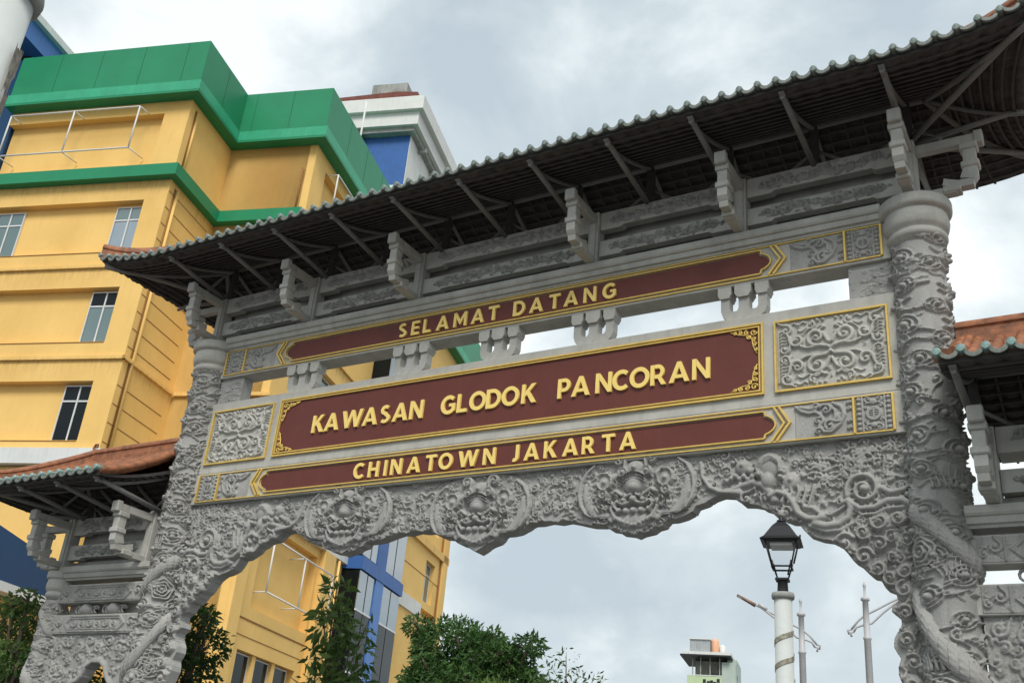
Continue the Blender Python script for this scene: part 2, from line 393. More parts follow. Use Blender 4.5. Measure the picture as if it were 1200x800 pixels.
    def field(s,dens,rmin,rmax,inside=None,h=.02,seed=None,waves=.4):
        """fill with random curls, waves and beads"""
        r=random.Random(seed) if seed is not None else s.r
        area=(s.u1-s.u0)*(s.v1-s.v0); n=int(area*dens); pl=[]
        for _ in range(n*6):
            if len(pl)>=n: break
            x=r.uniform(s.u0,s.u1);y=r.uniform(s.v0,s.v1);rr=r.uniform(rmin,rmax)
            if inside and not inside(x,y): continue
            if any((x-a)**2+(y-b)**2<((rr+c)*.86)**2 for a,b,c in pl): continue
            pl.append((x,y,rr))
        for x,y,rr in pl:
            q=r.random()
            if q<waves: s.wave(x-rr,y,rr*2.6,r.uniform(-.5,.5)+(math.pi if r.random()<.4 else 0),rr*.32,r.choice((1,1.5,2)),rr*.2,h*r.uniform(.6,1),r.uniform(0,6))
            elif q<.92: s.scroll(x,y,rr,r.uniform(0,6.28),r.choice((-1,1)),r.uniform(.9,1.5),rr*.25,h*r.uniform(.75,1.15),tail=rr*r.uniform(.6,1.6))
            else: s.boss(x,y,rr*.5,h*1.2)
            for _ in range(2): s.boss(x+r.uniform(-1.3,1.3)*rr,y+r.uniform(-1.3,1.3)*rr,rr*r.uniform(.14,.24),h*.8)
    def grid(s):
        return np.meshgrid(s.u,s.v)
def grid_faces(nv,nu,mask=None,flip=False):
    i=np.arange(nu-1)[None,:];j=np.arange(nv-1)[:,None]; a=j*nu+i
    F=np.stack([a,a+1,a+nu+1,a+nu],-1).reshape(-1,4)
    if mask is not None:
        mk=mask.ravel(); F=F[mk[F].all(1)]
    return F[:,::-1] if flip else F
def poly_sdf(px,py,poly):
    P=np.array(poly,float);n=len(P); best=np.full(px.shape,1e9);cx=np.zeros(px.shape);cy=np.zeros(px.shape);ins=np.zeros(px.shape,bool)
    for i in range(n):
        a=P[i];b=P[(i+1)%n];dx,dy=b-a;L=dx*dx+dy*dy+1e-12
        t=np.clip(((px-a[0])*dx+(py-a[1])*dy)/L,0,1);qx=a[0]+t*dx;qy=a[1]+t*dy;d=(px-qx)**2+(py-qy)**2
        m=d<best;best=np.where(m,d,best);cx=np.where(m,qx,cx);cy=np.where(m,qy,cy)
        c=((a[1]>py)!=(b[1]>py)); xx=a[0]+(py-a[1])*dx/(dy if abs(dy)>1e-12 else 1e-12)
        ins^=c&(px<xx)
    return np.where(ins,-1,1)*np.sqrt(best),cx,cy
def relief_panel(name,rel,y_front,y_back,mt,parent,poly=None,off=(0,0,0)):
    """heightfield carved on a vertical slab facing -y; sides closed back to y_back"""
    U,V=rel.grid(); H=rel.H.copy(); nv,nu=U.shape
    if poly is None:
        poly=[(rel.u0,rel.v0),(rel.u1,rel.v0),(rel.u1,rel.v1),(rel.u0,rel.v1)]; mask=np.ones(U.shape,bool); sd=None
    else:
        sd,cx,cy=poly_sdf(U,V,poly); near=(np.abs(sd)<rel.res*.62)
        U=np.where(near,cx,U);V=np.where(near,cy,V); mask=(sd<0)|near
        H=np.where(near,np.minimum(H,.012),H)
    F=grid_faces(nv,nu,mask)
    X=np.stack([U+off[0],y_front-H+off[1],V+off[2]],-1).reshape(-1,3)
    # boundary edges -> rim
    e=np.concatenate([F[:,[0,1]],F[:,[1,2]],F[:,[2,3]],F[:,[3,0]]]); k=np.sort(e,1); code=k[:,0].astype(np.int64)*10000000+k[:,1]
    uq,inv,cnt=np.unique(code,return_inverse=True,return_counts=True); be=e[cnt[inv]==1]
    ids=np.unique(be); back=X[ids].copy(); back[:,1]=y_back+off[1]; mp=np.full(len(X),-1); mp[ids]=len(X)+np.arange(len(ids))
    RF=np.stack([be[:,1],be[:,0],mp[be[:,0]],mp[be[:,1]]],-1)
    used=np.zeros(len(X)+len(ids),bool); AF=np.concatenate([F,RF]); used[AF.ravel()]=True
    XX=np.concatenate([X,back]); remap=np.cumsum(used)-1
    me=mesh_np(name,XX[used],remap[AF],True)
    o=link(name,me,mt,parent)
    # keep rim edges crisp
    sm=np.ones(len(AF),bool); sm[len(F):]=False
    if len(me.polygons)==len(AF): me.polygons.foreach_set('use_smooth',sm)
    return o
def relief_cyl(name,rel,cx,cy,rad,mt,parent,zoff=0):
    """u = angle*rad around the axis (0 = facing -y), v = height"""
    U,V=rel.grid(); a=U/rad; rr=rad+rel.H
    X=np.stack([cx+rr*np.sin(a),cy-rr*np.cos(a),V+zoff],-1).reshape(-1,3)
    return link(name,mesh_np(name,X,grid_faces(rel.nv,rel.nu)),mt,parent)

# ------------------------------------------------------------------ ground
def structure(mb,name,mt): return tag(mb.build(name,mt),kind='structure')
structure(MB().box(-1500,1500,-1500,1500,-1,-.004),'ground',M['paving'])
structure(MB().box(-300,300,-7.5,-1.8,-.1,.004),'road',M['asphalt'])
structure(MB().box(-300,300,-1.8,6.0,-.1,.13),'pavement',M['paving'])
kb=empty('kerb'); tag(kb,kind='structure')
kme=MB().cbox(0,1.18,-.09,.09,0,.15,.015).mesh('kerb_stone'); kme.materials.append(M['kerb'])
for i in range(40): link('kerb_stone',kme,None,kb,loc=(-30+i*1.2,-1.9,0))

# ------------------------------------------------------------------ gateway
CX=-6.65
GATE=empty('gateway',(CX,0,0))
tag(GATE,'tall carved grey stone Chinese gateway with maroon name panels and gold lettering','gateway')
YC=.08

# --- carved dragon columns
def column_relief(h0,h1,rad,res,seed,sc):
    per=2*math.pi*rad; rl=Rel(-per/2,per/2,h0,h1,res,seed); r=rl.r
    row=0; v=h0+.1
    while v<h1-.05:
        n=3
        for k in range(-1,n+1):
            u=-per/2+per*(k+.5*(row%2)+r.uniform(-.13,.13))/n
            s=sc*r.uniform(.85,1.2)
            fl=r.choice((-1,1)); a=r.uniform(-.35,.35); y=v+r.uniform(-.05,.05)*sc/.2
            for w in (-per,0,per):
                if rl.u0-2*s<u+w<rl.u1+2*s: rl.cloud(u+w,y,s,fl,a,h=.045*sc/.2)
            if r.random()<.45:
                x=u+r.uniform(.3,.5)*per/n; yy=y+sc*r.uniform(.4,.7); rr=sc*r.uniform(.22,.34); an=r.uniform(0,6.28); d=r.choice((-1,1))
                for w in (-per,0,per): rl.scroll(x+w,yy,rr,an,d,1.2,rr*.25,0.038*sc/.2,tail=rr*1.8)
            if r.random()<.5: rl.wave(u+r.uniform(-.1,.1),y-sc*.72,sc*2.2,r.uniform(-.3,.3),sc*.12,2,sc*.06,0.03*sc/.2,r.uniform(0,6))
        v+=sc*1.02; row+=1
    return rl
def dragon_mesh(name,a0,a1,z0,z1,cr,r0,r1,side,zfun=None):
    """scaled body winding round a column of radius cr"""
    n=420;m=44;V=[];
    t=np.linspace(0,1,n)[:,None]; k=np.arange(m)[None,:]*2*np.pi/m
    a=(a0+(a1-a0)*t)*side; z=z0+(z1-z0)*t+.05*np.sin(t*13)
    rad=(r0+(r1-r0)*t)*(1+0*t); rad=rad*np.minimum(1,np.minimum(t*9+.45,(1-t)*9+.45))
    L=abs(a1-a0)*cr; row=t*L/(.06); sca=np.abs(((k*14/(2*np.pi)+np.floor(row)*.5)%1)-.5)*2
    bump=.015*(1-(row%1))*(1-sca**2)
    back=np.exp(-((k-np.pi*.5)/.25)**2)*.04*(row%1)
    rr=rad+bump+back
    cr_=cr+.05*rad
    # local frame: outwards (radial) and up-ish normal
    ro=cr_+(rad*.55+bump+back)*np.cos(k); up=rr*np.sin(k)
    X=ro*np.sin(a); Y=-ro*np.cos(a); Z=z+up
    P=np.stack([X+0*k,Y+0*k,Z],-1).reshape(-1,3)
    i=np.arange(n-1)[:,None]; j=np.arange(m)[None,:]; jn=(j+1)%m
    F=np.stack([i*m+j,i*m+jn,(i+1)*m+jn,(i+1)*m+j],-1).reshape(-1,4)
    return mesh_np(name,P,F)
def flame(parent,cr,zc,a,side,s=1.0):
    """upright flame and claw relief stuck on the column"""
    mb=MB(); r=random.Random(int(zc*100))
    for k in range(7):
        x=(k-3)*.04*s; pts=[]
        hh=(.2-abs(k-3)*.035)*s
        for q in range(6):
            u=x+.010*s*math.sin(q*1.2+k*.5); an=(a+u/cr)*side; pts.append(((cr+.02)*math.sin(an),-(cr+.02)*math.cos(an),zc+hh*q/5))
        mb.tube(pts,.013*s,6,r1=.003)
    return mb.build('flame_carving',M['stone'],parent)
def capital_profile(z0,zt,r):
    h=zt-z0
    return [(r*.66,z0-.04),(r*.72,z0),(r*.78,z0+.02*h),(r*.82,z0+.08*h),(r*.82,z0+.15*h),(r*.77,z0+.18*h),(r*.77,z0+.24*h),(r*.84,z0+.27*h),(r*.88,z0+.36*h),(r*.905,z0+.47*h),(r*.88,z0+.58*h),(r*.86,z0+.66*h),
            (r*.85,z0+.70*h),(r*.93,z0+.71*h),(r*.99,z0+.755*h),(r*1.0,z0+.80*h),(r*1.0,zt-.02),(r*.98,zt),(r*.3,zt+.001)]
MAINR=.245
rlc=column_relief(2.2,7.62,MAINR,.0102,5,.19)
for side in (1,-1):
    col=empty('column',(side*5.12,YC,0),0,GATE)
    sh=relief_cyl('shaft',rlc,0,0,MAINR,M['stone'],col); sh.rotation_euler=(0,0,R(40) if side>0 else R(205))
    MB().lathe([(.42,0),(.42,.5),(.36,.55),(.33,.62),(.27,.7),(.25,.75),(.245,2.25)],0,0,36).build('base',M['stone'],col)
    MB().lathe(capital_profile(7.52,7.99,.37),0,0,56).build('capital',M['slab'],col)
    link('dragon_body',dragon_mesh('dragon_body',R(-85),R(265),4.66,3.62,MAINR,.095,.125,side),M['stone'],col)
    link('dragon_body',dragon_mesh('dragon_body',R(-100),R(150),3.92,2.5,MAINR,.12,.14,side),M['stone'],col)
    flame(col,MAINR,4.82,R(30),side,1.3); flame(col,MAINR,4.0,R(35),side,1.1); flame(col,MAINR,3.2,R(-30),side,1.5)
    for zz,aa in ((4.24,-42),):     # rose-like cloud bosses
        rb=Rel(-.16,.16,-.16,.16,.008,3)
        for q,rr_ in enumerate((.13,.09,.05)): rb.stroke([(rr_*math.cos(t*6.283/30+q)*(1+.09*math.sin(t*6.283/30*5)),rr_*math.sin(t*6.283/30+q)*(1+.09*math.sin(t*6.283/30*5))) for t in range(31)],.014,h=.035+.012*q)
        rb.boss(0,0,.03,.05); U,V=rb.grid(); an=R(aa)*side+U/MAINR; rr2=MAINR+rb.H+.012*(np.hypot(U,V)<.15)
        mk=np.hypot(U,V)<.152
        X=np.stack([rr2*np.sin(an),-rr2*np.cos(an),V+zz],-1).reshape(-1,3); F=grid_faces(rb.nv,rb.nu,mk)
        link('cloud_rosette',mesh_np('cloud_rosette',X,F),M['stone'],col)

# --- beams and name block
def gold(parent,pts,w=.014,closed=False,y0=-.032,y1=.0,name='gold_moulding',m='gold'):
    return MB().strip(pts,w,y0,y1,closed).build(name,M[m],parent)
def cusp_outline(x,zc,h):
    r=[(x-.26,h),(x-.13,h),(x-.115,h*.93),(x-.11,h*.70),(x-.075,h*.62),(x-.03,h*.42),(x-.008,h*.2),(x,0)]
    rt=[(a,zc+b) for a,b in r]+[(a,zc-b) for a,b in r[-2::-1]]
    return rt+[(-a,b) for a,b in rt[::-1]]
def glyph(c):
    """geometric bold capitals, cap height 1: convex outlines and thick strokes"""
    A=lambda cx,cz,rx,rz,d0,d1,n=16: [(cx+rx*math.cos(R(d0+(d1-d0)*k/n)),cz+rz*math.sin(R(d0+(d1-d0)*k/n))) for k in range(n+1)]
    t=.185; V=lambda x: [(x,0),(x+t,0),(x+t,1),(x,1)]; Hb=lambda x0,x1,z,h=.18: [(x0,z),(x1,z),(x1,z+h),(x0,z+h)]
    if c=='A': return .96,[[(0,0),(.215,0),(.575,1),(.385,1)],[(.96,0),(.745,0),(.385,1),(.575,1)],Hb(.22,.74,.2,.16)],[]
    if c=='E': return .62,[V(0),Hb(.2,.62,.82),Hb(.2,.58,.42,.17),Hb(.2,.62,0)],[]
    if c=='L': return .60,[V(0),Hb(.2,.60,0)],[]
    if c=='H': return .80,[V(0),V(.6),Hb(.2,.6,.41)],[]
    if c=='I': return .2,[V(0)],[]
    if c=='T': return .76,[Hb(0,.76,.82),[(.28,0),(.48,0),(.48,.82),(.28,.82)]],[]
    if c=='N': return .84,[V(0),V(.64),[(.2,1),(.2,.66),(.64,0),(.64,.34)]],[]
    if c=='M': return 1.0,[V(0),V(.8),[(.2,1),(.2,.62),(.5,.12),(.5,.46)],[(.8,1),(.8,.62),(.5,.12),(.5,.46)]],[]
    if c=='K': return .80,[V(0),[(.2,.33),(.2,.58),(.54,1),(.79,1)],[(.29,.47),(.42,.63),(.82,0),(.57,0)]],[]
    if c=='W': return 1.26,[[(0,1),(.2,1),(.44,0),(.26,0)],[(.26,0),(.44,0),(.72,1),(.55,1)],[(.82,0),(1.0,0),(.71,1),(.55,1)],[(.82,0),(1.0,0),(1.26,1),(1.06,1)]],[]
    if c=='O': return .98,[],[(A(.49,.5,.39,.415,0,342.9,20),.2,True)]
    if c=='C': return .80,[],[(A(.48,.5,.38,.415,47,313,18),.2,False)]
    if c=='G': return .88,[Hb(.50,.86,.40,.16),[(.68,.10),(.86,.16),(.86,.40),(.68,.40)]],[(A(.48,.5,.38,.415,45,312,18),.2,False)]
    if c=='S': return .66,[],[(A(.33,.73,.215,.185,38,270,12)+A(.33,.27,.225,.185,90,-142,12)[1:],.18,False)]
    if c=='D': return .84,[],[([(.1,.09),(.1,.91),(.34,.91)]+A(.36,.5,.38,.41,80,-80,12)+[(.34,.09)],.2,True)]
    if c=='P': return .68,[V(0)],[([(.2,.91),(.36,.91)]+A(.37,.66,.21,.25,80,-80,10)+[(.36,.41),(.2,.41)],.18,False)]
    if c=='R': return .76,[V(0),[(.33,.36),(.53,.38),(.77,0),(.54,0)]],[([(.2,.91),(.36,.91)]+A(.37,.66,.21,.25,80,-80,10)+[(.36,.41),(.2,.41)],.18,False)]
    if c=='J': return .46,[],[([(.36,1),(.36,.32)]+A(.18,.26,.18,.17,10,-115,8),.2,False)]
GLY={}
def letters(parent,text,xs,zbase,cap,wx=1.0):
    for c,x in zip([c for c in text if c!=' '],xs):
        if (c,cap) not in GLY:
            w,polys,strokes=glyph(c); mb=MB(); k=0
            for p in polys: mb.prism([((a-w/2)*cap,b*cap) for a,b in p],-.037-.0006*k,-.006); k+=1
            for p,t,cl in strokes: mb.strip([((a-w/2)*cap,b*cap) for a,b in p],t*cap,-.037-.0006*k,-.006,cl); k+=1
            me=mb.mesh('letter'); me.materials.append(M['letter']); GLY[c,cap]=me
        o=link('letter',GLY[c,cap],None,parent,loc=(x,0,zbase),scale=(wx*(1.12 if c=='W' else 1),1,1)); o['label']='raised gold letter '+c
def swirl_relief(u0,u1,v0,v1,seed,mirror=False):
    """symmetrical scrollwork of curls round a bat-like centre"""
    rl=Rel(u0,u1,v0,v1,.0075,seed); cx=(u0+u1)/2; cz=(v0+v1)/2; W=(u1-u0)/2; H=(v1-v0)/2
    for s in (-1,1):
        for t in (-1,1):
            rl.scroll(cx+s*W*.26,cz+t*H*.42,H*.26,math.pi*(.5 if t<0 else 1.5),s*t,1.3,.026,.03,tail=H*.25)
            rl.scroll(cx+s*W*.62,cz+t*H*.40,H*.2,R(90-90*s),-s*t,1.2,.022,.028,tail=H*.3)
            rl.scroll(cx+s*W*.86,cz+t*H*.16,H*.14,R(90+90*s),s*t,1.1,.018,.026,tail=H*.25)
            rl.scroll(cx+s*W*.82,cz+t*H*.74,H*.16,R(90*t),s,1.1,.02,.026,tail=H*.35)
            rl.scroll(cx+s*W*.34,cz+t*H*.82,H*.11,R(-90*t),-s,1.0,.016,.024,tail=H*.3)
            rl.stroke([(cx+s*W*x,cz+t*H*y) for x,y in ((0,.04),(.08,.14),(.2,.17),(.33,.12),(.45,.13),(.55,.2))],.02,.014,.03)
            rl.wave(cx+s*W*.1,cz+t*H*.7,W*.5*s,0,H*.05,2,.016,.022)
            rl.wave(cx+s*W*.45,cz+t*H*.9,W*.45*s,0,H*.04,2.5,.014,.02)
            for q in range(3): rl.boss(cx+s*W*(.12+.1*q),cz+t*H*.93,.018,.022)
            for q in range(5): rl.wave(cx+s*W*.93,cz+t*H*(.3+.1*q),-s*W*.14,.3,.01,1,.012,.02)
        rl.stroke([(cx+s*W*x,cz+H*y) for x,y in ((.02,-.25),(.1,-.5),(.2,-.62),(.12,-.72))],.022,.012,.028)
        rl.stroke([(cx+s*W*x,cz+H*y) for x,y in ((.04,.25),(.12,.5),(.22,.6),(.12,.7))],.022,.012,.028)
    rl.field(30,.014,.024,h=.014,waves=.3); rl.H*=1.4
    return rl
def cloud_end_relief(u0,u1,v0,v1,mir,seed):
    rl=Rel(u0,u1,v0,v1,.0085,seed); 
    f=(lambda x:u0+(x)*(u1-u0)) if mir>0 else (lambda x:u1-(x)*(u1-u0))
    H=v1-v0; g=lambda y:v0+y*H
    rl.stroke([(f(x),g(y)) for x,y in ((.02,.92),(.12,.78),(.25,.7),(.36,.72),(.45,.62),(.5,.45),(.42,.3),(.5,.12),(.62,.1),(.78,.3),(.86,.55),(.8,.8),(.66,.93)) ],.02,.02,.022)
    rl.stroke([(f(x),g(y)) for x,y in ((.1,.9),(.25,.82),(.38,.84),(.5,.9),(.62,.85),(.7,.7),(.7,.5),(.62,.3))],.022,.018,.026)
    rl.scroll(f(.36),g(.84),.05,0,mir,1.1,.016,.028); rl.scroll(f(.55),g(.75),.055,2,-mir,1.2,.017,.03)
    rl.scroll(f(.6),g(.27),.06,1,mir,1.2,.018,.03,tail=.08); rl.scroll(f(.4),g(.45),.035,1,mir,1.1,.013,.026); rl.scroll(f(.4),g(.14),.035,1,mir,1.1,.013,.026)
    for q in range(4): rl.stroke([(f(.62+.05*q),g(.15+.06*q)),(f(.7+.04*q),g(.4)),(f(.72+.03*q),g(.62))],.011,.009,.018)
    for y in (.15,.35,.7,.88): rl.scroll(f(.93),g(y),.025,0,mir,1,.01,.02)
    rl.H*=1.35
    return rl
def longevity_relief(u0,u1,v0,v1):
    rl=Rel(u0,u1,v0,v1,.006,3); cx=(u0+u1)/2;cz=(v0+v1)/2;W=(u1-u0)/2;H=(v1-v0)/2
    for s in (-1,1):
        rl.stroke([(cx+s*W*.62,v0),(cx+s*W*.62,v1)],.011,h=.02)
        n=7
        for k in range(n): rl.boss(cx+s*W*.82,v0+(k+.5)*2*H/n,.024,.03)
        for t in (-1,1):
            rl.scroll(cx+s*W*.3,cz+t*H*.82,.035,R(-90*t),s*t,1.1,.011,.024,tail=.04)
            rl.stroke([(cx,cz+t*H*.55),(cx+s*W*.2,cz+t*H*.62),(cx+s*W*.45,cz+t*H*.55)],.014,.008,.026)
            rl.scroll(cx+s*W*.42,cz+t*H*.4,.022,0,s,1,.009,.02)
    rr=H*.38
    for q in (1,.8): rl.stroke([(cx+rr*q*math.cos(t*.314),cz+rr*q*math.sin(t*.314)) for t in range(21)],.009,h=.026)
    for y in (-.5,-.17,.17,.5): rl.stroke([(cx-rr*.55*math.cos(y),cz+y*rr),(cx+rr*.55*math.cos(y),cz+y*rr)],.008,h=.026)
    rl.stroke([(cx,cz-rr*.6),(cx,cz+rr*.6)],.008,h=.026)
    rl.boss(cx,cz+H*.68,.03,.03,ex=1.3); rl.boss(cx,cz-H*.68,.03,.03,ex=1.3)
    return rl
def end_decor(beam,zc,h,seed):
    """carved fields and gold mouldings of an inscribed beam, both ends"""
    for s in (1,-1):
        u=sorted((s*3.80,s*4.385)); rl=cloud_end_relief(u[0],u[1],zc-h+.01,zc+h-.01,s,seed); relief_panel('cloud_carving',rl,-.004,.0,M['stone'],beam)
        u=sorted((s*4.41,s*4.76)); rl=longevity_relief(u[0],u[1],zc-h+.01,zc+h-.01); relief_panel('longevity_carving',rl,-.004,.0,M['stone'],beam)
        gold(beam,[(s*3.585,zc+h-.01),(s*3.69,zc+.0),(s*3.555,zc-h+.01)],.02); gold(beam,[(s*3.64,zc+h-.01),(s*3.748,zc+.0),(s*3.61,zc-h+.01)],.022)
        gold(beam,[(s*4.395,zc-h),(s*4.395,zc+h)],.02); gold(beam,[(s*4.775,zc-h),(s*4.775,zc+h)],.022)
    gold(beam,[(-4.78,zc+h),(4.78,zc+h)],.011,y0=-.02); gold(beam,[(-4.78,zc-h),(4.78,zc-h)],.013,y0=-.02)
# upper inscribed beam
ub=MB().cbox(-4.86,4.86,0,.285,7.41,7.845,.006).build('inscribed_beam',M['slab'],GATE); ub['label']='upper inscribed stone beam'
MB().prism(cusp_outline(3.56,7.64,.132),-.008,0).build('maroon_panel',M['red'],ub)
gold(ub,cusp_outline(3.585,7.64,.150),.014,True)
letters(ub,'SELAMAT DATANG',(-1.48,-1.27,-1.08,-.83,-.55,-.28,-.04,.34,.59,.85,1.08,1.34,1.60),7.532,.205)
end_decor(ub,7.64,.19,11)
# cornice over it
cp=[(.3,7.85),(-.012,7.85),(-.02,7.875),(-.05,7.885),(-.062,7.93),(-.062,7.945),(-.085,7.95),(-.1,7.972),(-.1,8.035),(-.09,8.045),(.34,8.045)]
MB().prism(cp,-4.80,4.80,'x').build('cornice',M['slab'],GATE)
# name block
nb=MB(); nb.cbox(-4.905,4.905,0,.26,5.905,7.0,.008); nb.build('name_block',M['slab'],GATE)
NBk=[o for o in GATE.children if o.name.startswith('name_block')][0]
MB().prism([(-3.44,6.075),(3.44,6.075),(3.44,6.842),(-3.44,6.842)],-.008,0).build('maroon_panel',M['red'],NBk)
for g,w in ((0,.02),(.035,.014)):
    gold(NBk,[(-3.47+g,6.045+g),(3.47-g,6.045+g),(3.47-g,6.872-g),(-3.47+g,6.872-g)],w,True)
for sx in (1,-1):
    for sz in (1,-1):
        mb=MB(); ox,oz=sx*3.415,6.458+sz*.362
        def spir(cx,cz,r,a0,d,turns=1.2,rad=.0085):
            pts=[(cx+r*(1-.75*q/14)*math.cos(a0+d*q/14*turns*6.283),-.02,cz+r*(1-.75*q/14)*math.sin(a0+d*q/14*turns*6.283)) for q in range(15)]
            mb.tube(pts,rad,5)
        for k,(ax,az,r) in enumerate(((.04,.04,.04),(.12,.035,.03),(.19,.028,.026),(.25,.02,.02),(.035,.12,.03),(.028,.19,.026),(.02,.25,.02),(.09,.09,.028))):
            spir(ox-sx*ax,oz-sz*az,r,k*1.3,sx*sz*(1 if k%2 else -1))
            mb.box(ox-sx*ax-.006,ox-sx*ax+.006,-.024,-.008,oz-sz*az-.006,oz-sz*az+.006)
        mb.tube([(ox-sx*.30,-.018,oz-sz*.005),(ox-sx*.2,-.018,oz-sz*.05),(ox-sx*.1,-.018,oz-sz*.07),(ox-sx*.06,-.018,oz-sz*.12),(ox-sx*.05,-.018,oz-sz*.2),(ox-sx*.005,-.018,oz-sz*.3)],.008,5)
        mb.build('gold_corner_scrollwork',M['gold'],NBk)
L2=(-2.71,-2.47,-2.12,-1.82,-1.57,-1.33,-1.07,-.58,-.37,-.14,.09,.33,.59,1.07,1.29,1.59,1.80,2.04,2.27,2.52,2.78)
letters(NBk,'KAWASAN GLODOK PANCORAN',L2,6.306,.25)
for s in (1,-1):
    u=sorted((s*3.61,s*4.775)); rl=swirl_relief(u[0]+.02,u[1]-.02,6.065,6.835,21)
    relief_panel('scrollwork_panel',rl,-.002,.0,M['slab'],NBk)
    gold(NBk,[(u[0],6.045),(u[1],6.045),(u[1],6.855),(u[0],6.855)],.02,True)
# lower inscribed beam
lb=MB().cbox(-4.885,4.885,-.012,.185,5.455,5.900,.006).build('inscribed_beam',M['slab'],GATE); lb['label']='lower inscribed stone beam'
lbd=empty('lower_face',(0,-.012,0),0,lb)
bpy.data.objects.remove(lbd)
def shift_children(o,dy):
    for c in o.children: c.location.y+=dy
MB().prism(cusp_outline(3.575,5.68,.132),-.008,0).build('maroon_panel',M['red'],lb)
gold(lb,cusp_outline(3.60,5.68,.150),.014,True)
L3=(-1.86,-1.62,-1.43,-1.26,-.99,-.73,-.51,-.18,.12,.48,.70,.95,1.21,1.44,1.69,1.93)
letters(lb,'CHINATOWN JAKARTA',L3,5.572,.208)
end_decor(lb,5.68,.195,12)
shift_children(lb,-.012)
# U-shaped spacer blocks between the beams
def spacer():
    e=MB()
    e.prism([(-.265,7.31),(-.265,7.12),(-.24,7.045),(-.18,7.0),(-.02,7.0),(0,7.02),(.02,7.0),(.18,7.0),(.24,7.045),(.265,7.12),(.265,7.31),(.165,7.31),(.165,7.14),(.145,7.105),(.08,7.105),(.06,7.14),(.06,7.31),(-.06,7.31),(-.06,7.14),(-.08,7.105),(-.145,7.105),(-.165,7.14),(-.165,7.31)],.03,.15)
    for x in (-.215,0,.215): e.prism([(x-.06,7.26),(x+.06,7.26),(x+.085,7.30),(x+.095,7.31),(x+.095,7.41),(x-.095,7.41),(x-.095,7.31),(x-.085,7.30)] if x==0 else [(x-.055,7.27),(x+.055,7.27),(x+.07,7.305),(x+.078,7.315),(x+.078,7.41),(x-.078,7.41),(x-.078,7.315),(x-.07,7.305)],.004 if x else -.006,.18)
    me=e.mesh('spacer_block'); me.materials.append(M['slab']); return me
sme=spacer()
for x in (-3.22,-1.33,.04,1.38,3.25): link('spacer_block',sme,None,GATE,loc=(x,.0,0))
for s in (1,-1):
    u=sorted((s*4.40,s*4.86)); rl=Rel(u[0],u[1],7.0,7.41,.0085,33)
    for q in range(4): rl.cloud(rl.r.uniform(u[0]+.08,u[1]-.08),7.06+.09*q,.10,1,rl.r.uniform(-.3,.3),.016)
    rl.field(120,.02,.035,h=.014)
    relief_panel('cloud_infill',rl,.05,.24,M['stone'],GATE)

# --- carved apron under the name block
half=[(0,4.545),(.06,4.575),(.15,4.63),(.27,4.665),(.30,4.70),(.33,4.745),(.42,4.745),(.52,4.758),(.62,4.80),(.70,4.845),(.80,4.842),(.92,4.86),(1.05,4.838),(1.16,4.85),(1.27,4.825),(1.36,4.80),(1.46,4.775),(1.58,4.765),(1.66,4.765),(1.70,4.715),(1.78,4.70),(1.83,4.665),(1.95,4.645),(2.01,4.62),(2.07,4.645),(2.19,4.665),(2.24,4.70),(2.32,4.715),(2.37,4.775),(2.45,4.775),(2.56,4.80),(2.66,4.845),(2.69,4.90),(2.79,4.925),(2.88,4.975),(2.97,5.0),(3.08,4.985),(3.14,4.94),(3.20,4.885),(3.30,4.875),(3.38,4.855),(3.42,4.825),(3.49,4.80),(3.53,4.75),(3.62,4.70),(3.70,4.665),(3.77,4.66),(3.81,4.59),(3.87,4.52),(3.98,4.475),(4.08,4.455),(4.17,4.40),(4.24,4.315),(4.29,4.24),(4.35,4.20),(4.39,4.15),(4.45,4.09),(4.51,4.075),(4.545,4.02),(4.57,3.97),(4.63,3.945),(4.66,3.92),(4.67,3.85),(4.62,3.82),(4.605,3.76),(4.65,3.72),(4.685,3.69),(4.69,3.64),(4.65,3.58),(4.615,3.52),(4.605,3.44),(4.64,3.37),(4.66,3.34),(4.635,3.27),(4.63,3.2),(4.66,3.12),(4.70,3.0),(4.66,2.85),(4.64,2.7),(4.68,2.5),(4.74,2.35),(4.86,2.25)]
poly=half+[(4.96,2.25),(4.96,5.46)]
poly=poly+[(-x,z) for x,z in poly[::-1]][:-1]
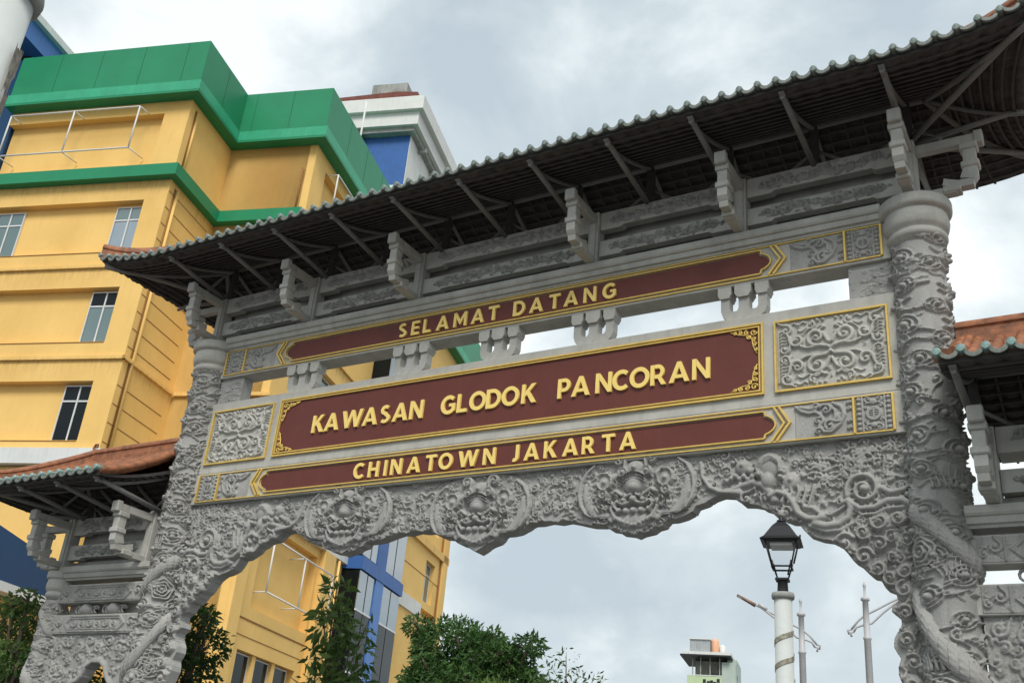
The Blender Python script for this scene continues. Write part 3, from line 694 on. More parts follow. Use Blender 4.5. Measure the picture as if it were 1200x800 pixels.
def mask_relief(rl,cx,zb,k=1.0):
    """beast face medallion with crescent frame"""
    for s in (-1,1):
        rl.stroke([(cx+s*x,zb+z) for x,z in ((.50,.78),(.60,.70),(.665,.58),(.68,.45),(.65,.32),(.58,.2),(.47,.12),(.36,.10),(.27,.13),(.23,.2))],.02,.035,.035)
        rl.stroke([(cx+s*x,zb+z) for x,z in ((.60,.55),(.60,.42),(.55,.3),(.45,.2),(.34,.17))],.035,.07,.028)
        rl.scroll(cx+s*.28,zb+.19,.045,R(90),s,1,.014,.034)
        rl.scroll(cx+s*.19,zb+.80,.075,R(200) if s>0 else R(-20),-s,1.2,.024,.055,tail=.09)
        rl.stroke([(cx+s*x,zb+z) for x,z in ((.12,.77),(.2,.875),(.3,.87),(.38,.9))],.028,.01,.04)
        rl.boss(cx+s*.14,zb+.66,.058,.065); rl.boss(cx+s*.14,zb+.66,.028,.085)
        rl.boss(cx+s*.36,zb+.57,.10,.05,ey=1.15); rl.boss(cx+s*.36,zb+.56,.035,.08); rl.boss(cx+s*.27,zb+.62,.05,.05)
        rl.boss(cx+s*.37,zb+.43,.055,.05); rl.boss(cx+s*.37,zb+.43,.022,.07)
        rl.stroke([(cx+s*x,zb+z) for x,z in ((.03,.40),(.09,.37),(.16,.41),(.21,.45),(.25,.42))],.02,.03,.075)
        rl.boss(cx+s*.11,zb+.335,.034,.085); rl.stroke([(cx+s*x,zb+z) for x,z in ((.04,.31),(.12,.29),(.2,.33),(.23,.28),(.18,.22))],.025,.02,.07)
        rl.boss(cx+s*.09,zb+.22,.042,.075); rl.boss(cx+s*.17,zb+.24,.03,.06)
        for q in range(5): rl.boss(cx+s*(.22-.05*q),zb+.14-.018*q,.026,.05)
        rl.stroke([(cx+s*x,zb+z) for x,z in ((.26,.33),(.27,.25),(.23,.17),(.16,.12))],.02,.03,.05)
        for q in range(7): rl.wave(cx+s*(.4+.03*(q%3)),zb+.50+.05*q-.12,s*.2,.2,.012,1.5,.013,.022)
    rl.boss(cx,zb+.70,.115,.06,ey=.9); rl.boss(cx,zb+.70,.034,.095)
    for q in range(3): rl.stroke([(cx+x*.13,zb+.585+.032*q-.05*x*x) for x in (-1,-.6,-.2,.2,.6,1)],.009,h=.085+.006*q)
    for s in (-1,1):
        for (x,z,r_) in ((.36,.57,.088),(.14,.66,.05),(.37,.43,.045)): rl.stroke([(cx+s*x+r_*math.cos(t*.5),zb+z+r_*1.1*math.sin(t*.5)) for t in range(14)],.010,h=.072)
        for q in range(6): rl.scroll(cx+s*(.10+.055*q),zb+.40-.05*(q%2)-.012*q,.028,q,s,1.1,.009,.075)
        for q in range(4): rl.stroke([(cx+s*(.24+.03*q),zb+.30),(cx+s*(.30+.04*q),zb+.25-.01*q),(cx+s*(.33+.05*q),zb+.30)],.010,.006,.05)
    rl.boss(cx,zb+.53,.145,.075,ey=.78,p=.5); rl.boss(cx,zb+.48,.09,.095,ey=.8,p=.5)
    rl.boss(cx,zb+.34,.05,.10); rl.boss(cx,zb+.22,.045,.08); rl.boss(cx,zb+.12,.2,.04,ey=.45)
ap=Rel(-4.96,4.96,2.25,5.46,.0108,77)
ap.H-=.0
def inside_poly(x,z,P=half):
    # above the lower outline
    for (a,b),(c,d) in zip(P,P[1:]):
        if min(a,c)<=abs(x)<=max(a,c) and z<max(b,d)+.01: return False
    return abs(x)<4.95 and (z>4.5 or abs(x)>4.0)
for s in (1,-1):
    rs=random.Random(9)
    P=lambda pts:[(s*x,z) for x,z in pts]
    # edge bead following the arch
    # dragon-head corner piece
    ap.stroke(P([(2.76,5.36),(2.78,5.2),(2.86,5.08),(2.98,5.02),(3.1,5.03),(3.2,5.07),(3.32,5.1),(3.42,5.06),(3.5,4.98),(3.54,4.9)]),.02,.045,.045)
    ap.stroke(P([(3.0,4.99),(3.08,5.01),(3.18,5.0)]),.02,.04,.05)
    ap.scroll(s*3.25,4.93,.06,R(90),s,1.1,.02,.05,tail=.1)
    ap.boss(s*3.5,5.27,.14,.05,ey=1.05,p=.5); [ap.stroke(P([(3.42-.0*q,5.13),(3.40-.02*q,5.22+.01*q),(3.44,5.29+.02*q),(3.52,5.32+.02*q),(3.60,5.27+.015*q),(3.60+.02*q,5.17)]),.012,.012,.062+.004*q) for q in range(3)]; ap.boss(s*3.48,5.10,.10,.07,ex=.8,p=.5)
    ap.boss(s*3.40,5.16,.04,.09); ap.boss(s*3.62,5.12,.035,.085); ap.boss(s*3.22,5.27,.085,.055); ap.boss(s*3.22,5.28,.032,.075); ap.boss(s*3.3,5.22,.045,.06)
    ap.boss(s*3.72,5.08,.095,.05); ap.boss(s*3.72,5.08,.035,.07)
    for q in range(8): ap.boss(s*(3.05+.045*q),5.13+.012*((q*7)%5),.034,.055)
    ap.stroke(P([(3.5,4.93),(3.58,4.97),(3.68,4.93),(3.74,4.84),(3.78,4.74),(3.86,4.68),(3.96,4.66),(4.02,4.68)]),.03,.04,.06)
    ap.stroke(P([(3.95,4.62),(4.05,4.59),(4.18,4.6),(4.27,4.66),(4.30,4.75),(4.27,4.83),(4.22,4.81)]),.045,.028,.06)
    ap.stroke(P([(3.9,4.60),(4.05,4.54),(4.2,4.545),(4.3,4.6)]),.03,.02,.04)
    ap.stroke(P([(3.85,4.80),(3.93,4.78),(4.0,4.72),(4.1,4.70),(4.18,4.74),(4.24,4.78)]),.03,.015,.045)
    for q in range(5): ap.stroke(P([(3.62+.07*q,4.86-.01*q),(3.66+.07*q,4.95),(3.63+.08*q,5.02)]),.022,.012,.05)
    ap.boss(s*3.62,4.74,.05,.05); ap.scroll(s*3.66,4.76,.06,R(0),s,1,.02,.045)
    # big spiral and sweep into the column
    ap.scroll(s*4.43,4.93,.17,R(200) if s>0 else R(-20),-s,1.6,.03,.06,eye=True)
    ap.stroke(P([(4.27,4.83),(4.38,4.74),(4.52,4.74),(4.64,4.80),(4.78,4.80),(4.9,4.72)]),.03,.04,.055); ap.stroke(P([(4.30,4.76),(4.40,4.68),(4.52,4.68),(4.64,4.73),(4.78,4.73)]),.018,.02,.04)
    ap.stroke(P([(4.6,4.93),(4.68,4.88),(4.8,4.9),(4.88,4.95)]),.035,.02,.05)
    # upper clouds near the column
    for (x,z,c) in ((4.15,5.25,.15),(4.5,5.28,.13),(4.75,5.15,.12),(4.05,5.0,.12),(3.9,5.3,.11),(4.65,5.05,.1)): ap.cloud(s*x,z,c,s,.1,.03)
    for q in range(16): ap.wave(s*rs.uniform(3.8,4.7),rs.uniform(4.98,5.4),s*rs.uniform(.25,.5),rs.uniform(-.25,.15),.022,2,.017,.03,rs.uniform(0,6))
    # scroll clusters down the leg
    for (x,z,r_,d) in ((x1_,z1_,r1_*rs.uniform(.75,1.3),d1_) for x1_,z1_,r1_,d1_ in ((4.22,4.40,.09,1),(4.40,4.50,.075,-1),(4.56,4.60,.08,1),(4.73,4.62,.07,-1),(4.40,4.27,.085,1),(4.55,4.38,.06,-1),(4.66,4.44,.065,1),(4.80,4.40,.07,-1),
                       (4.52,4.15,.09,1),(4.66,4.25,.06,-1),(4.62,4.06,.085,-1),(4.76,4.12,.06,1),(4.74,3.95,.07,1),(4.74,3.74,.06,-1),(4.73,3.50,.085,1),(4.78,3.3,.08,-1),(4.74,3.1,.08,1),(4.8,2.9,.08,1),(4.75,2.7,.08,-1),(4.82,2.5,.07,1))):
        ap.boss(s*x,z,r_*1.15,.03,p=.25); ap.scroll(s*x,z,r_,rs.uniform(0,6.28),s*d,1.3,r_*.2,.055,base=.012)
    for q in range(5): ap.boss(s*(4.22+.045*q),4.335-.02*abs(q-2),.02,.045)
    for q in range(26): ap.wave(s*rs.uniform(4.68,4.9),rs.uniform(2.5,4.4),rs.uniform(.1,.25),rs.uniform(1.2,2.0),.02,1.5,.016,.03)
ap_pre=ap.H.copy(); ap.H[:]=0
# background curls
ap.field(120,.034,.058,inside=lambda x,z:inside_poly(x,z) and z>4.55,h=.026,seed=4,waves=.35)
ap.field(120,.034,.058,inside=lambda x,z:inside_poly(x,z) and abs(x)>4.2,h=.03,seed=5,waves=.3)
bgH=ap.H.copy(); ap.H[:]=ap_pre
for cx,zb in ((0,4.58),(-2.01,4.635),(2.01,4.635)): pass
ap.H=np.maximum(ap.H*1.25,bgH*1.5)
relief_panel('carved_apron',ap,.07,.235,M['stone'],GATE,poly)
APR=[o for o in GATE.children if o.name=='carved_apron'][0]
# medallions: one relief patch each, proud of the apron
mo=[(.0,-.035),(.06,-.005),(.15,.05),(.27,.085),(.30,.12),(.33,.165),(.42,.165),(.52,.178),(.60,.215),(.69,.33),(.715,.46),(.70,.60),(.63,.72),(.52,.81),(.40,.87),(0,.875)]
mpoly=mo+[(-x,z) for x,z in mo[::-1]][1:-1]
mr=Rel(-.73,.73,-.04,.88,.0105,8); mask_relief(mr,0,0)
mpre=mr.H.copy(); mr.H[:]=0
mr.field(150,.028,.045,h=.024,seed=6,waves=.4,inside=lambda x,z:z>.2 and math.hypot(x/.62,(z-.5)/.42)<1)
mr.H=np.maximum(mr.H*1.5,mpre*1.25)
m0=relief_panel('beast_mask_medallion',mr,0,.04,M['stone'],APR,mpoly); m0.location=(0,.045,4.582)
for x in (-2.01,2.01):
    o=m0.copy(); COL.objects.link(o); o.parent=APR; o.location=(x,.045,4.66)

# --- superstructure shared by the main roof and the two side roofs
def bracket_tree(name='bracket'):
    b=empty(name)
    MB().cbox(-.05,.05,-.64,-.04,8.63,8.735,.006).cbox(-.068,.068,-.72,-.63,8.605,8.76,.012).build('bracket_arm',M['slab'],b)
    m=MB(); m.cbox(-.08,.08,-.66,-.48,8.55,8.625,.012).cbox(-.058,.058,-.635,-.505,8.39,8.55,.005).cbox(-.08,.08,-.66,-.48,8.325,8.395,.012)
    m.prism([(-.635,8.325),(-.505,8.325),(-.46,8.21),(-.60,8.17),(-.635,8.22)],-.058,.058,'x'); m.build('hanging_post',M['slab'],b)
    m=MB(); m.prism([(-.60,8.185),(-.44,8.185),(-.30,8.24),(-.28,8.16),(-.42,8.10),(-.58,8.10)],-.052,.052,'x')
    m.cbox(-.072,.072,-.46,-.28,8.06,8.135,.01).cbox(-.055,.055,-.42,-.04,8.047,8.13,.006); m.build('stepped_foot',M['slab'],b)
    return b
def carved_beam_mesh(w,z0,z1,depth):
    """beam between two posts: arched underside, cloud carving in relief on the face"""
    hw=w/2; m=MB(); e=min(.28,w*.2)
    m.prism([(-hw,z0),(-hw+e,z0),(-hw+e+.04,z0+.03),(hw-e-.04,z0+.03),(hw-e,z0),(hw,z0),(hw,z1),(-hw,z1)],0,depth)
    me=m.mesh('carved_beam'); me.materials.append(M['slab']); return me
def beam_carving(w,z0,z1,seed):
    hw=w/2*.88; rl=Rel(-hw,hw,z0+.035,z1-.01,.0115,seed); r=rl.r; H=z1-z0-.045; zc=(z0+.035+z1-.01)/2
    x=-hw+.12
    while x<hw-.1:
        rl.cloud(x,zc+r.uniform(-.03,.03),H*.52,r.choice((-1,1)),r.uniform(-.4,.4),.045); x+=H*.66
        rl.scroll(x,zc+r.uniform(-.06,.06),H*.2,r.uniform(0,6),r.choice((-1,1)),1.2,H*.06,.05,tail=H*.3)
    rl.field(120,.016,.030,h=.03)
    n=18; pl=[]
    for k in range(n+1): q=k/n; pl.append((-hw+2*hw*q, zc+(H/2*(.55+.4*math.sin(math.pi*min(1,q*4)/2)*math.sin(math.pi*min(1,(1-q)*4)/2)))*(1 if 0<k<n else .12)+.012*((k*5)%3-1)*(0<k<n)))
    pb=[(x_,2*zc-z_) for x_,z_ in pl[::-1]]
    return rl,pl+pb
def post(parent,x,dz,w=.07,yf=-.045,yb=.14,z1=8.80):
    MB().cbox(x-w,x+w,yf,yb,8.045+dz,z1+dz,.008).cbox(x-w*.55,x+w*.55,yf-.02,yf+.01,8.045+dz,z1+dz-.02,.006).build('post',M['slab'],parent)
def superstructure(parent,xs,dz,corner_dirs,seed,depth=.11,board=True):
    first=True; br=None
    for i,x in enumerate(xs):
        post(parent,x,dz)
        b=bracket_tree(); b.parent=parent; b.location=(x,0,dz)
        if x in corner_dirs:
            b2=copy_tree(b,parent); b2.rotation_euler=(0,0,R(90)*corner_dirs[x]); b2.location=(x+.03*corner_dirs[x],YC-.03,dz)
    for a,b in zip(xs,xs[1:]):
        w=b-a-.15; c=(a+b)/2
        for z0,z1,sd in ((8.165,8.385,1),(8.545,8.80,2)):
            o=link('carved_beam',carved_beam_mesh(w,z0,z1,depth),None,parent,loc=(c,.0,dz))
            rl,pl=beam_carving(w,z0,z1,sd+int(abs(c)*7)+seed)
            cv=relief_panel('cloud_carving',rl,.005,.012,M['stone'],o,pl)
MB().box(-5.05,5.05,.20,.24,8.16,8.78).build('rear_board',M['stone'],GATE)
XS=(-5.12,-3.24,-1.34,1.34,3.24,5.12)
superstructure(GATE,XS,0,{5.12:1,-5.12:-1},0)
MB().box(-5.0,5.0,.12,.24,8.046,8.16).build('rear_sill',M['stone'],GATE)

# ------------------------------------------------------------------ roofs
class RoofF:
    """underside height and plan of a hipped, slightly concave Chinese roof"""
    def __init__(s,xa,xb,ha,hb,ze,rise=.50,D=1.33,lift=.21,dxin=.36):
        s.xa,s.xb,s.ha,s.hb,s.ze,s.rise,s.D,s.lift,s.dxin=xa,xb,ha,hb,ze,rise,D,lift,dxin
    def pos(s,x,y):
        """param (x,y) -> world x,y,z(under)"""
        x=np.asarray(x,float); y=np.asarray(y,float)
        dy=np.abs(y-YC)/s.D
        dxa=np.clip((s.xa+s.D-x)/s.D,0,2) if s.ha else 0*x
        dxb=np.clip((x-(s.xb-s.D))/s.D,0,2) if s.hb else 0*x
        dx=np.maximum(dxa,dxb); d=np.clip(np.maximum(dx,dy),0,1)
        z=s.ze+s.rise*(1-d)**1.45+s.lift*np.clip(dx,0,1)**2*np.clip(dy,0,1)**2
        sh=s.dxin*dx*(1-np.clip(dy,0,1)**2)
        X=x+np.where(dxa>dxb,sh,-sh)
        return X,y+0*x,z
TOPR=.25
def roof(parent,f,seed,tiles_as_parts=False):
    rf=empty('roof',(0,0,0),0,parent)
    y0,y1=YC-f.D,YC+f.D
    # underside: rows of overlapping trough tiles
    nx=int((f.xb-f.xa)/.033)+1; ny=90
    xs=np.linspace(f.xa,f.xb,nx);ys=np.linspace(y0,y1,ny); X,Y=np.meshgrid(xs,ys)
    px,py,pz=f.pos(X,Y)
    dcen=np.abs(Y-YC); row=(f.D-dcen)/.135
    pz=pz-.02-.03*(row%1)-.024*np.abs(np.cos(np.pi*X/.2))
    V=np.stack([px,py,pz],-1).reshape(-1,3)
    F=grid_faces(ny,nx,flip=True)
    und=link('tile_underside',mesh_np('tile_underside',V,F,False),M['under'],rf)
    # top surface with tile rows
    nx=int((f.xb-f.xa)/.028)+1; ny=64; xs=np.linspace(f.xa,f.xb,nx); ys=np.linspace(y0,y1,ny); X,Y=np.meshgrid(xs,ys)
    px,py,pz=f.pos(X,Y)
    dxa=np.clip((f.xa+f.D-X)/f.D,0,2) if f.ha else 0*X; dxb=np.clip((X-(f.xb-f.D))/f.D,0,2) if f.hb else 0*X
    hip=np.maximum(dxa,dxb)>np.abs(Y-YC)/f.D
    ph=np.where(hip,Y-YC,X); d=np.where(hip,1-np.maximum(dxa,dxb),1-np.abs(Y-YC)/f.D)*f.D
    pz=pz+.015+TOPR*(1-np.clip(np.maximum(np.maximum(dxa,dxb),np.abs(Y-YC)/f.D),0,1))**1.15+.035*np.maximum(0,np.cos(2*np.pi*ph/.2))**.6*np.sign(np.maximum(0,np.cos(2*np.pi*ph/.2)))+.008*(1-(d/.16)%1)
    V=np.stack([px,py,pz],-1).reshape(-1,3)
    tp=link('roof_tiles',mesh_np('roof_tiles',V,grid_faces(ny,nx),False),M['terra'],rf); tp['kind']='stuff'
    # edge board
    mb=MB(); 
    per=[]
    for x in np.linspace(f.xa,f.xb,60): per.append((x,y0))
    for y in np.linspace(y0,y1,24)[1:]: per.append((f.xb,y))
    for x in np.linspace(f.xb,f.xa,60)[1:]: per.append((x,y1))
    for y in np.linspace(y1,y0,24)[1:-1]: per.append((f.xa,y))
    pa=np.array(per); bx,by,bz=f.pos(pa[:,0],pa[:,1]); n=len(per)
    vs=[(bx[i],by[i],bz[i]-.045) for i in range(n)]+[(bx[i],by[i],bz[i]+.0) for i in range(n)]
    mb.add(vs,[(i,(i+1)%n,(i+1)%n+n,i+n) for i in range(n)])
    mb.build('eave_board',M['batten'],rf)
    # battens along the roof
    mb=MB()
    xa=f.xa+(f.D*0 if f.ha else 0); 
    for side in (-1,1):
        for k in range(1,11):
            t=k/11.0; y=YC+side*f.D*(1-t)
            ext=f.D*t if True else 0
            a=f.xa+(ext if f.ha else 0); b=f.xb-(ext if f.hb else 0)
            xx=np.linspace(a,b,26); p=f.pos(xx,np.full(26,y)); 
            vs=[]
            for i in range(26):
                x_,y_,z_=p[0][i],p[1][i],p[2][i]-.065
                vs+=[(x_,y_-.014,z_-.022),(x_,y_+.014,z_-.022),(x_,y_+.014,z_+.01),(x_,y_-.014,z_+.01)]
            mb.add(vs,[(i*4+q,(i+1)*4+q,(i+1)*4+(q+1)%4,i*4+(q+1)%4) for i in range(25) for q in range(4)])
    for x in np.arange(f.xa+.1,f.xb,.2):
        for side in (1,):
            yy=YC+side*np.linspace(.06,f.D-.03,10); p=f.pos(np.full(10,x),yy); vs=[]
            if (f.ha and x<f.xa+f.D*.6) or (f.hb and x>f.xb-f.D*.6): continue
            for i in range(10):
                x_,y_,z_=p[0][i],p[1][i],p[2][i]-.062
                vs+=[(x_-.012,y_,z_-.022),(x_+.012,y_,z_-.022),(x_+.011,y_,z_+.02),(x_-.011,y_,z_+.02)]
            mb.add(vs,[(i*4+q,(i+1)*4+q,(i+1)*4+(q+1)%4,i*4+(q+1)%4) for i in range(9) for q in range(4)])
    for sgn,on,xe in ((-1,f.ha,f.xa),(1,f.hb,f.xb)):
        if not on: continue
        for k in range(1,9):
            t=k/10.0; x=xe-sgn*f.D*t; yy=np.linspace(YC-f.D*(1-t),YC+f.D*(1-t),14); p=f.pos(np.full(14,x),yy); vs=[]
            for i in range(14):
                x_,y_,z_=p[0][i],p[1][i],p[2][i]-.065
                vs+=[(x_-.014,y_,z_-.022),(x_+.014,y_,z_-.022),(x_+.014,y_,z_+.01),(x_-.014,y_,z_+.01)]
            mb.add(vs,[(i*4+q,(i+1)*4+q,(i+1)*4+(q+1)%4,i*4+(q+1)%4) for i in range(13) for q in range(4)])
    o=mb.build('batten',M['batten'],rf); o['kind']='stuff'
    # glazed end caps and drip tiles, each its own piece
    cap=CAPME if tiles_as_parts else CAPPALE; drip=DRIPME
    def edge(points,normal_of,offs):
        for (x,y),nrm in points:
            p=f.pos(np.array([x]),np.array([y])); P=Vector((float(p[0][0]),float(p[1][0]),float(p[2][0])))
            rz=math.atan2(nrm[1],nrm[0])+math.pi/2
            jt=rnd.uniform(-.03,.03)
            link('eave_end_tile',cap,None,rf,loc=(P.x+nrm[0]*.02,P.y+nrm[1]*.02,P.z+.050+rnd.uniform(-.004,.004)),rot=(rnd.uniform(-.05,.05),rnd.uniform(-.04,.04),rz+jt))
        for (x,y),nrm in offs:
            p=f.pos(np.array([x]),np.array([y])); P=Vector((float(p[0][0]),float(p[1][0]),float(p[2][0])))
            rz=math.atan2(nrm[1],nrm[0])+math.pi/2
            link('drip_tile',drip,None,rf,loc=(P.x+nrm[0]*.03,P.y+nrm[1]*.03,P.z+.010),rot=(rnd.uniform(-.07,.07),rnd.uniform(-.03,.03),rz))
    def rng(a,b,st): n=int(round((b-a)/st)); return [a+(b-a)*(k+.5)/n for k in range(n)],[a+(b-a)*k/n for k in range(n+1)]
    c,dd=rng(f.xa,f.xb,.2)
    edge([((x,y0),(0,-1)) for x in dd],None,[((x,y0),(0,-1)) for x in c])
    c,dd=rng(y0,y1,.2)
    if f.ha: edge([((f.xa,y),(-1,0)) for y in dd[1:]],None,[((f.xa,y),(-1,0)) for y in c])
    if f.hb: edge([((f.xb,y),(1,0)) for y in dd[1:]],None,[((f.xb,y),(1,0)) for y in c])
    # tile rows of the near slope as pieces
    if tiles_as_parts:
        c,dd=rng(f.xa,f.xb,.2)
        for x in dd:
            tmax=1.0
            if f.ha: tmax=min(tmax,(x-f.xa)/f.D)
            if f.hb: tmax=min(tmax,(f.xb-x)/f.D)
            if tmax<.12: continue
            yy=np.linspace(y0,y0+f.D*tmax,9); p=f.pos(np.full(9,x),yy)
            pts=[(p[0][i],p[1][i],p[2][i]+.035+TOPR*(tmax*i/8)**1.15) for i in range(9)]
            MB().tube(pts,.05,8,cap=True).build('tile_row',M['terra'],rf)
    # ridge and hip ridges
    xr0=f.xa+(f.D if f.ha else 0); xr1=f.xb-(f.D if f.hb else 0)
    zt=f.ze+f.rise+.02+TOPR
    def ridge(pts,name='ridge',h=.22,w=.06):
        P=[Vector(p) for p in pts]; m=len(P); mb=MB(); prof=[(-w,-.04),(-w,h*.28),(-w*.75,h*.34),(-w*.75,h*.62),(-w*1.1,h*.68),(-w*1.1,h*.80),(-w*.6,h),(w*.6,h),(w*1.1,h*.80),(w*1.1,h*.68),(w*.75,h*.62),(w*.75,h*.34),(w,h*.28),(w,-.04)]
        vs=[]
        for i,p in enumerate(P):
            t=(P[min(i+1,m-1)]-P[max(i-1,0)]); t.z=0; t.normalize(); n_=Vector((-t.y,t.x,0))
            hf=1-.38*max(0,i/(m-1)-.35)/.65 if name=='hip_ridge' else 1
            for a,b in prof: vs.append(p+n_*a+Vector((0,0,b*hf)))
        k=len(prof)
        mb.add(vs,[(i*k+q,i*k+q+1,(i+1)*k+q+1,(i+1)*k+q) for i in range(m-1) for q in range(k-1)]+[tuple(range(k)),tuple((m-1)*k+q for q in range(k))[::-1]])
        return mb.build(name,M['terra'],rf)
    up=lambda t: .12*t*t
    L=xr1-xr0; ridge([(xr0+L*k/24,YC,zt+.0+(.10 if f.ha and f.hb else .0)*abs(k/12-1)**3) for k in range(25)],h=.26 if f.ha and f.hb else .22)
    for on,xe,xr,sg in ((f.ha,f.xa,xr0,-1),(f.hb,f.xb,xr1,1)):
        if on:
            for sy in (-1,1):
                pts=[]
                for k in range(15):
                    t=k/13.0; x=xr+(xe-xr)*min(t,1); y=YC+sy*f.D*min(t,1)
                    p=f.pos(np.array([x]),np.array([y])); q=Vector((float(p[0][0]),float(p[1][0]),float(p[2][0])+.02+TOPR*(1-min(t,1))**1.15))
                    if t>1: q+=Vector((sg*.03,sy*.03,.01))
                    pts.append(q)
                ridge(pts,'hip_ridge',h=.36 if (f.ha and f.hb) else .24,w=.05)
            # curled ridge-end ornament
            c=[(xr-sg*.02,YC,zt+.18),(xr+sg*.07,YC,zt+.21),(xr+sg*.10,YC,zt+.27),(xr+sg*.07,YC,zt+.325),(xr+sg*.02,YC,zt+.325),(xr+sg*.01,YC,zt+.285),(xr+sg*.04,YC,zt+.27)]
            MB().tube(c,.028,8,r1=.012).build('ridge_curl',M['terra'],rf)
        else:
            # verge ridge down the slope where the roof stops at the tall column
            for sy in (-1,1):
                pts=[]
                for k in range(12):
                    y=YC+sy*f.D*k/11*.98; p=f.pos(np.array([xe]),np.array([y])); pts.append((xe+(.05 if xe==f.xa else -.05),y,float(p[2][0])+.03+TOPR*(1-k/11*.98)**1.15))
                mb=MB(); mb.tube(pts,.075,10); mb.tube([(a+(.07 if xe==f.xa else -.07),b,c+.045) for a,b,c in pts],.045,8); mb.build('verge_ridge',M['terra'],rf)
    return rf
cb=MB(); n=14
prof=[(math.cos(2*math.pi*k/n)*.039,math.sin(2*math.pi*k/n)*.039) for k in range(n)]
cb.prism(prof,-.05,.10)
cb.add([(math.cos(2*math.pi*k/n)*.028,-.062,math.sin(2*math.pi*k/n)*.034) for k in range(n)],[tuple(range(n))])
cb.add([(math.cos(2*math.pi*k/n)*.028,-.062,math.sin(2*math.pi*k/n)*.034) for k in range(n)]+[(math.cos(2*math.pi*k/n)*.039,-.049,math.sin(2*math.pi*k/n)*.039) for k in range(n)],[(k,(k+1)%n,(k+1)%n+n,k+n) for k in range(n)])
CAPME=cb.mesh('eave_end_tile'); CAPME.materials.append(M['glaze'])
CAPPALE=CAPME.copy(); CAPPALE.materials.clear(); CAPPALE.materials.append(M['glazepale'])
db=MB(); o_=[(-.082,.03),(-.075,.003),(-.058,-.02),(-.032,-.035),(0,-.042),(.032,-.035),(.058,-.02),(.075,.003),(.082,.03)]
i_=[(.055,.03),(.035,.008),(0,-.006),(-.035,.008),(-.055,.03)]
db.prism(o_+i_,-.035,-.012)
# the trough behind it
tv=[];
for y in (-.03,.09):
    for a,b in o_: tv.append((a,y,b*.55+.012))
db.add(tv,[(k,k+1,k+10,k+9) for k in range(8)])
DRIPME=db.mesh('drip_tile'); DRIPME.materials.append(M['glazedark'])

def rafters(parent,f,xs,dz,outer=None,inner=None):
    """struts from the beam to the eave, curved rafters under the tiles, ridge pole and braces"""
    P=lambda x,y: [float(v[0]) for v in f.pos(np.array([x]),np.array([y]))]
    for x in xs:
        for sy in (-1,1):
            MB().tube([(x,YC+sy*.02,8.79+dz),(x,YC+sy*1.30,8.945+dz)],.035,10).build('strut',M['steel'],parent)
        for sy in (-1,1):
            pts=[(x,YC+sy*q,P(x,YC+sy*q)[2]-.115+(.02 if q>1.1 else 0)) for q in np.linspace(0,1.26,12)]
            MB().tube(pts,.027,8).build('curved_rafter',M['steel'],parent)
        MB().box(x-.045,x+.045,YC-.035,YC+.035,8.8+dz,f.ze+f.rise-.08).build('king_post',M['batten'],parent)
        for sx in (-1,1):
            MB().tube([(x,YC,f.ze+f.rise-.42),(x+sx*.33,YC+.02,8.82+dz)],.02,6).build('brace',M['steel'],parent)
    xa=f.xa+(f.D if f.ha else 0); xb=f.xb-(f.D if f.hb else 0)
    MB().tube([(xa-.05,YC,f.ze+f.rise-.09),(xb+.05,YC,f.ze+f.rise-.09)],.04,10).build('ridge_pole',M['steel'],parent)
    for on,xr,xe,sg,xc in ((f.ha,xa,f.xa,-1,min(xs)),(f.hb,xb,f.xb,1,max(xs))):
        if not on: continue
        for sy in (-1,1):
            pts=[];
            for t in np.linspace(0,.97,12):
                q=P(xr+(xe-xr)*t,YC+sy*f.D*t); pts.append((q[0],q[1],q[2]-.10))
            MB().tube(pts,.036,8).build('hip_rafter',M['steel'],parent)
            q=P(xe,YC+sy*f.D*.97); MB().tube([(xc,YC+sy*.03,8.82+dz),(q[0]-sg*.03,q[1],q[2]-.06)],.036,10).build('strut',M['steel'],parent)
        for t in (0,):
            q=P(xe,YC+t*f.D); MB().tube([(xc+sg*.05,YC+.03,8.84+dz),(q[0]-sg*.02,q[1],q[2]-.04)],.032,8).build('strut',M['steel'],parent)
            pts=[]
            for u in np.linspace(0,1,8):
                q2=P(xr+(xe-xr)*u,YC+t*f.D*u); pts.append((q2[0],q2[1],q2[2]-.10))
            MB().tube(pts,.026,8).build('curved_rafter',M['steel'],parent)
fm=RoofF(-6.66,6.66,True,True,8.985,.48)
roof(GATE,fm,1)
rafters(GATE,fm,[k*1.025 for k in range(-5,6)],0)

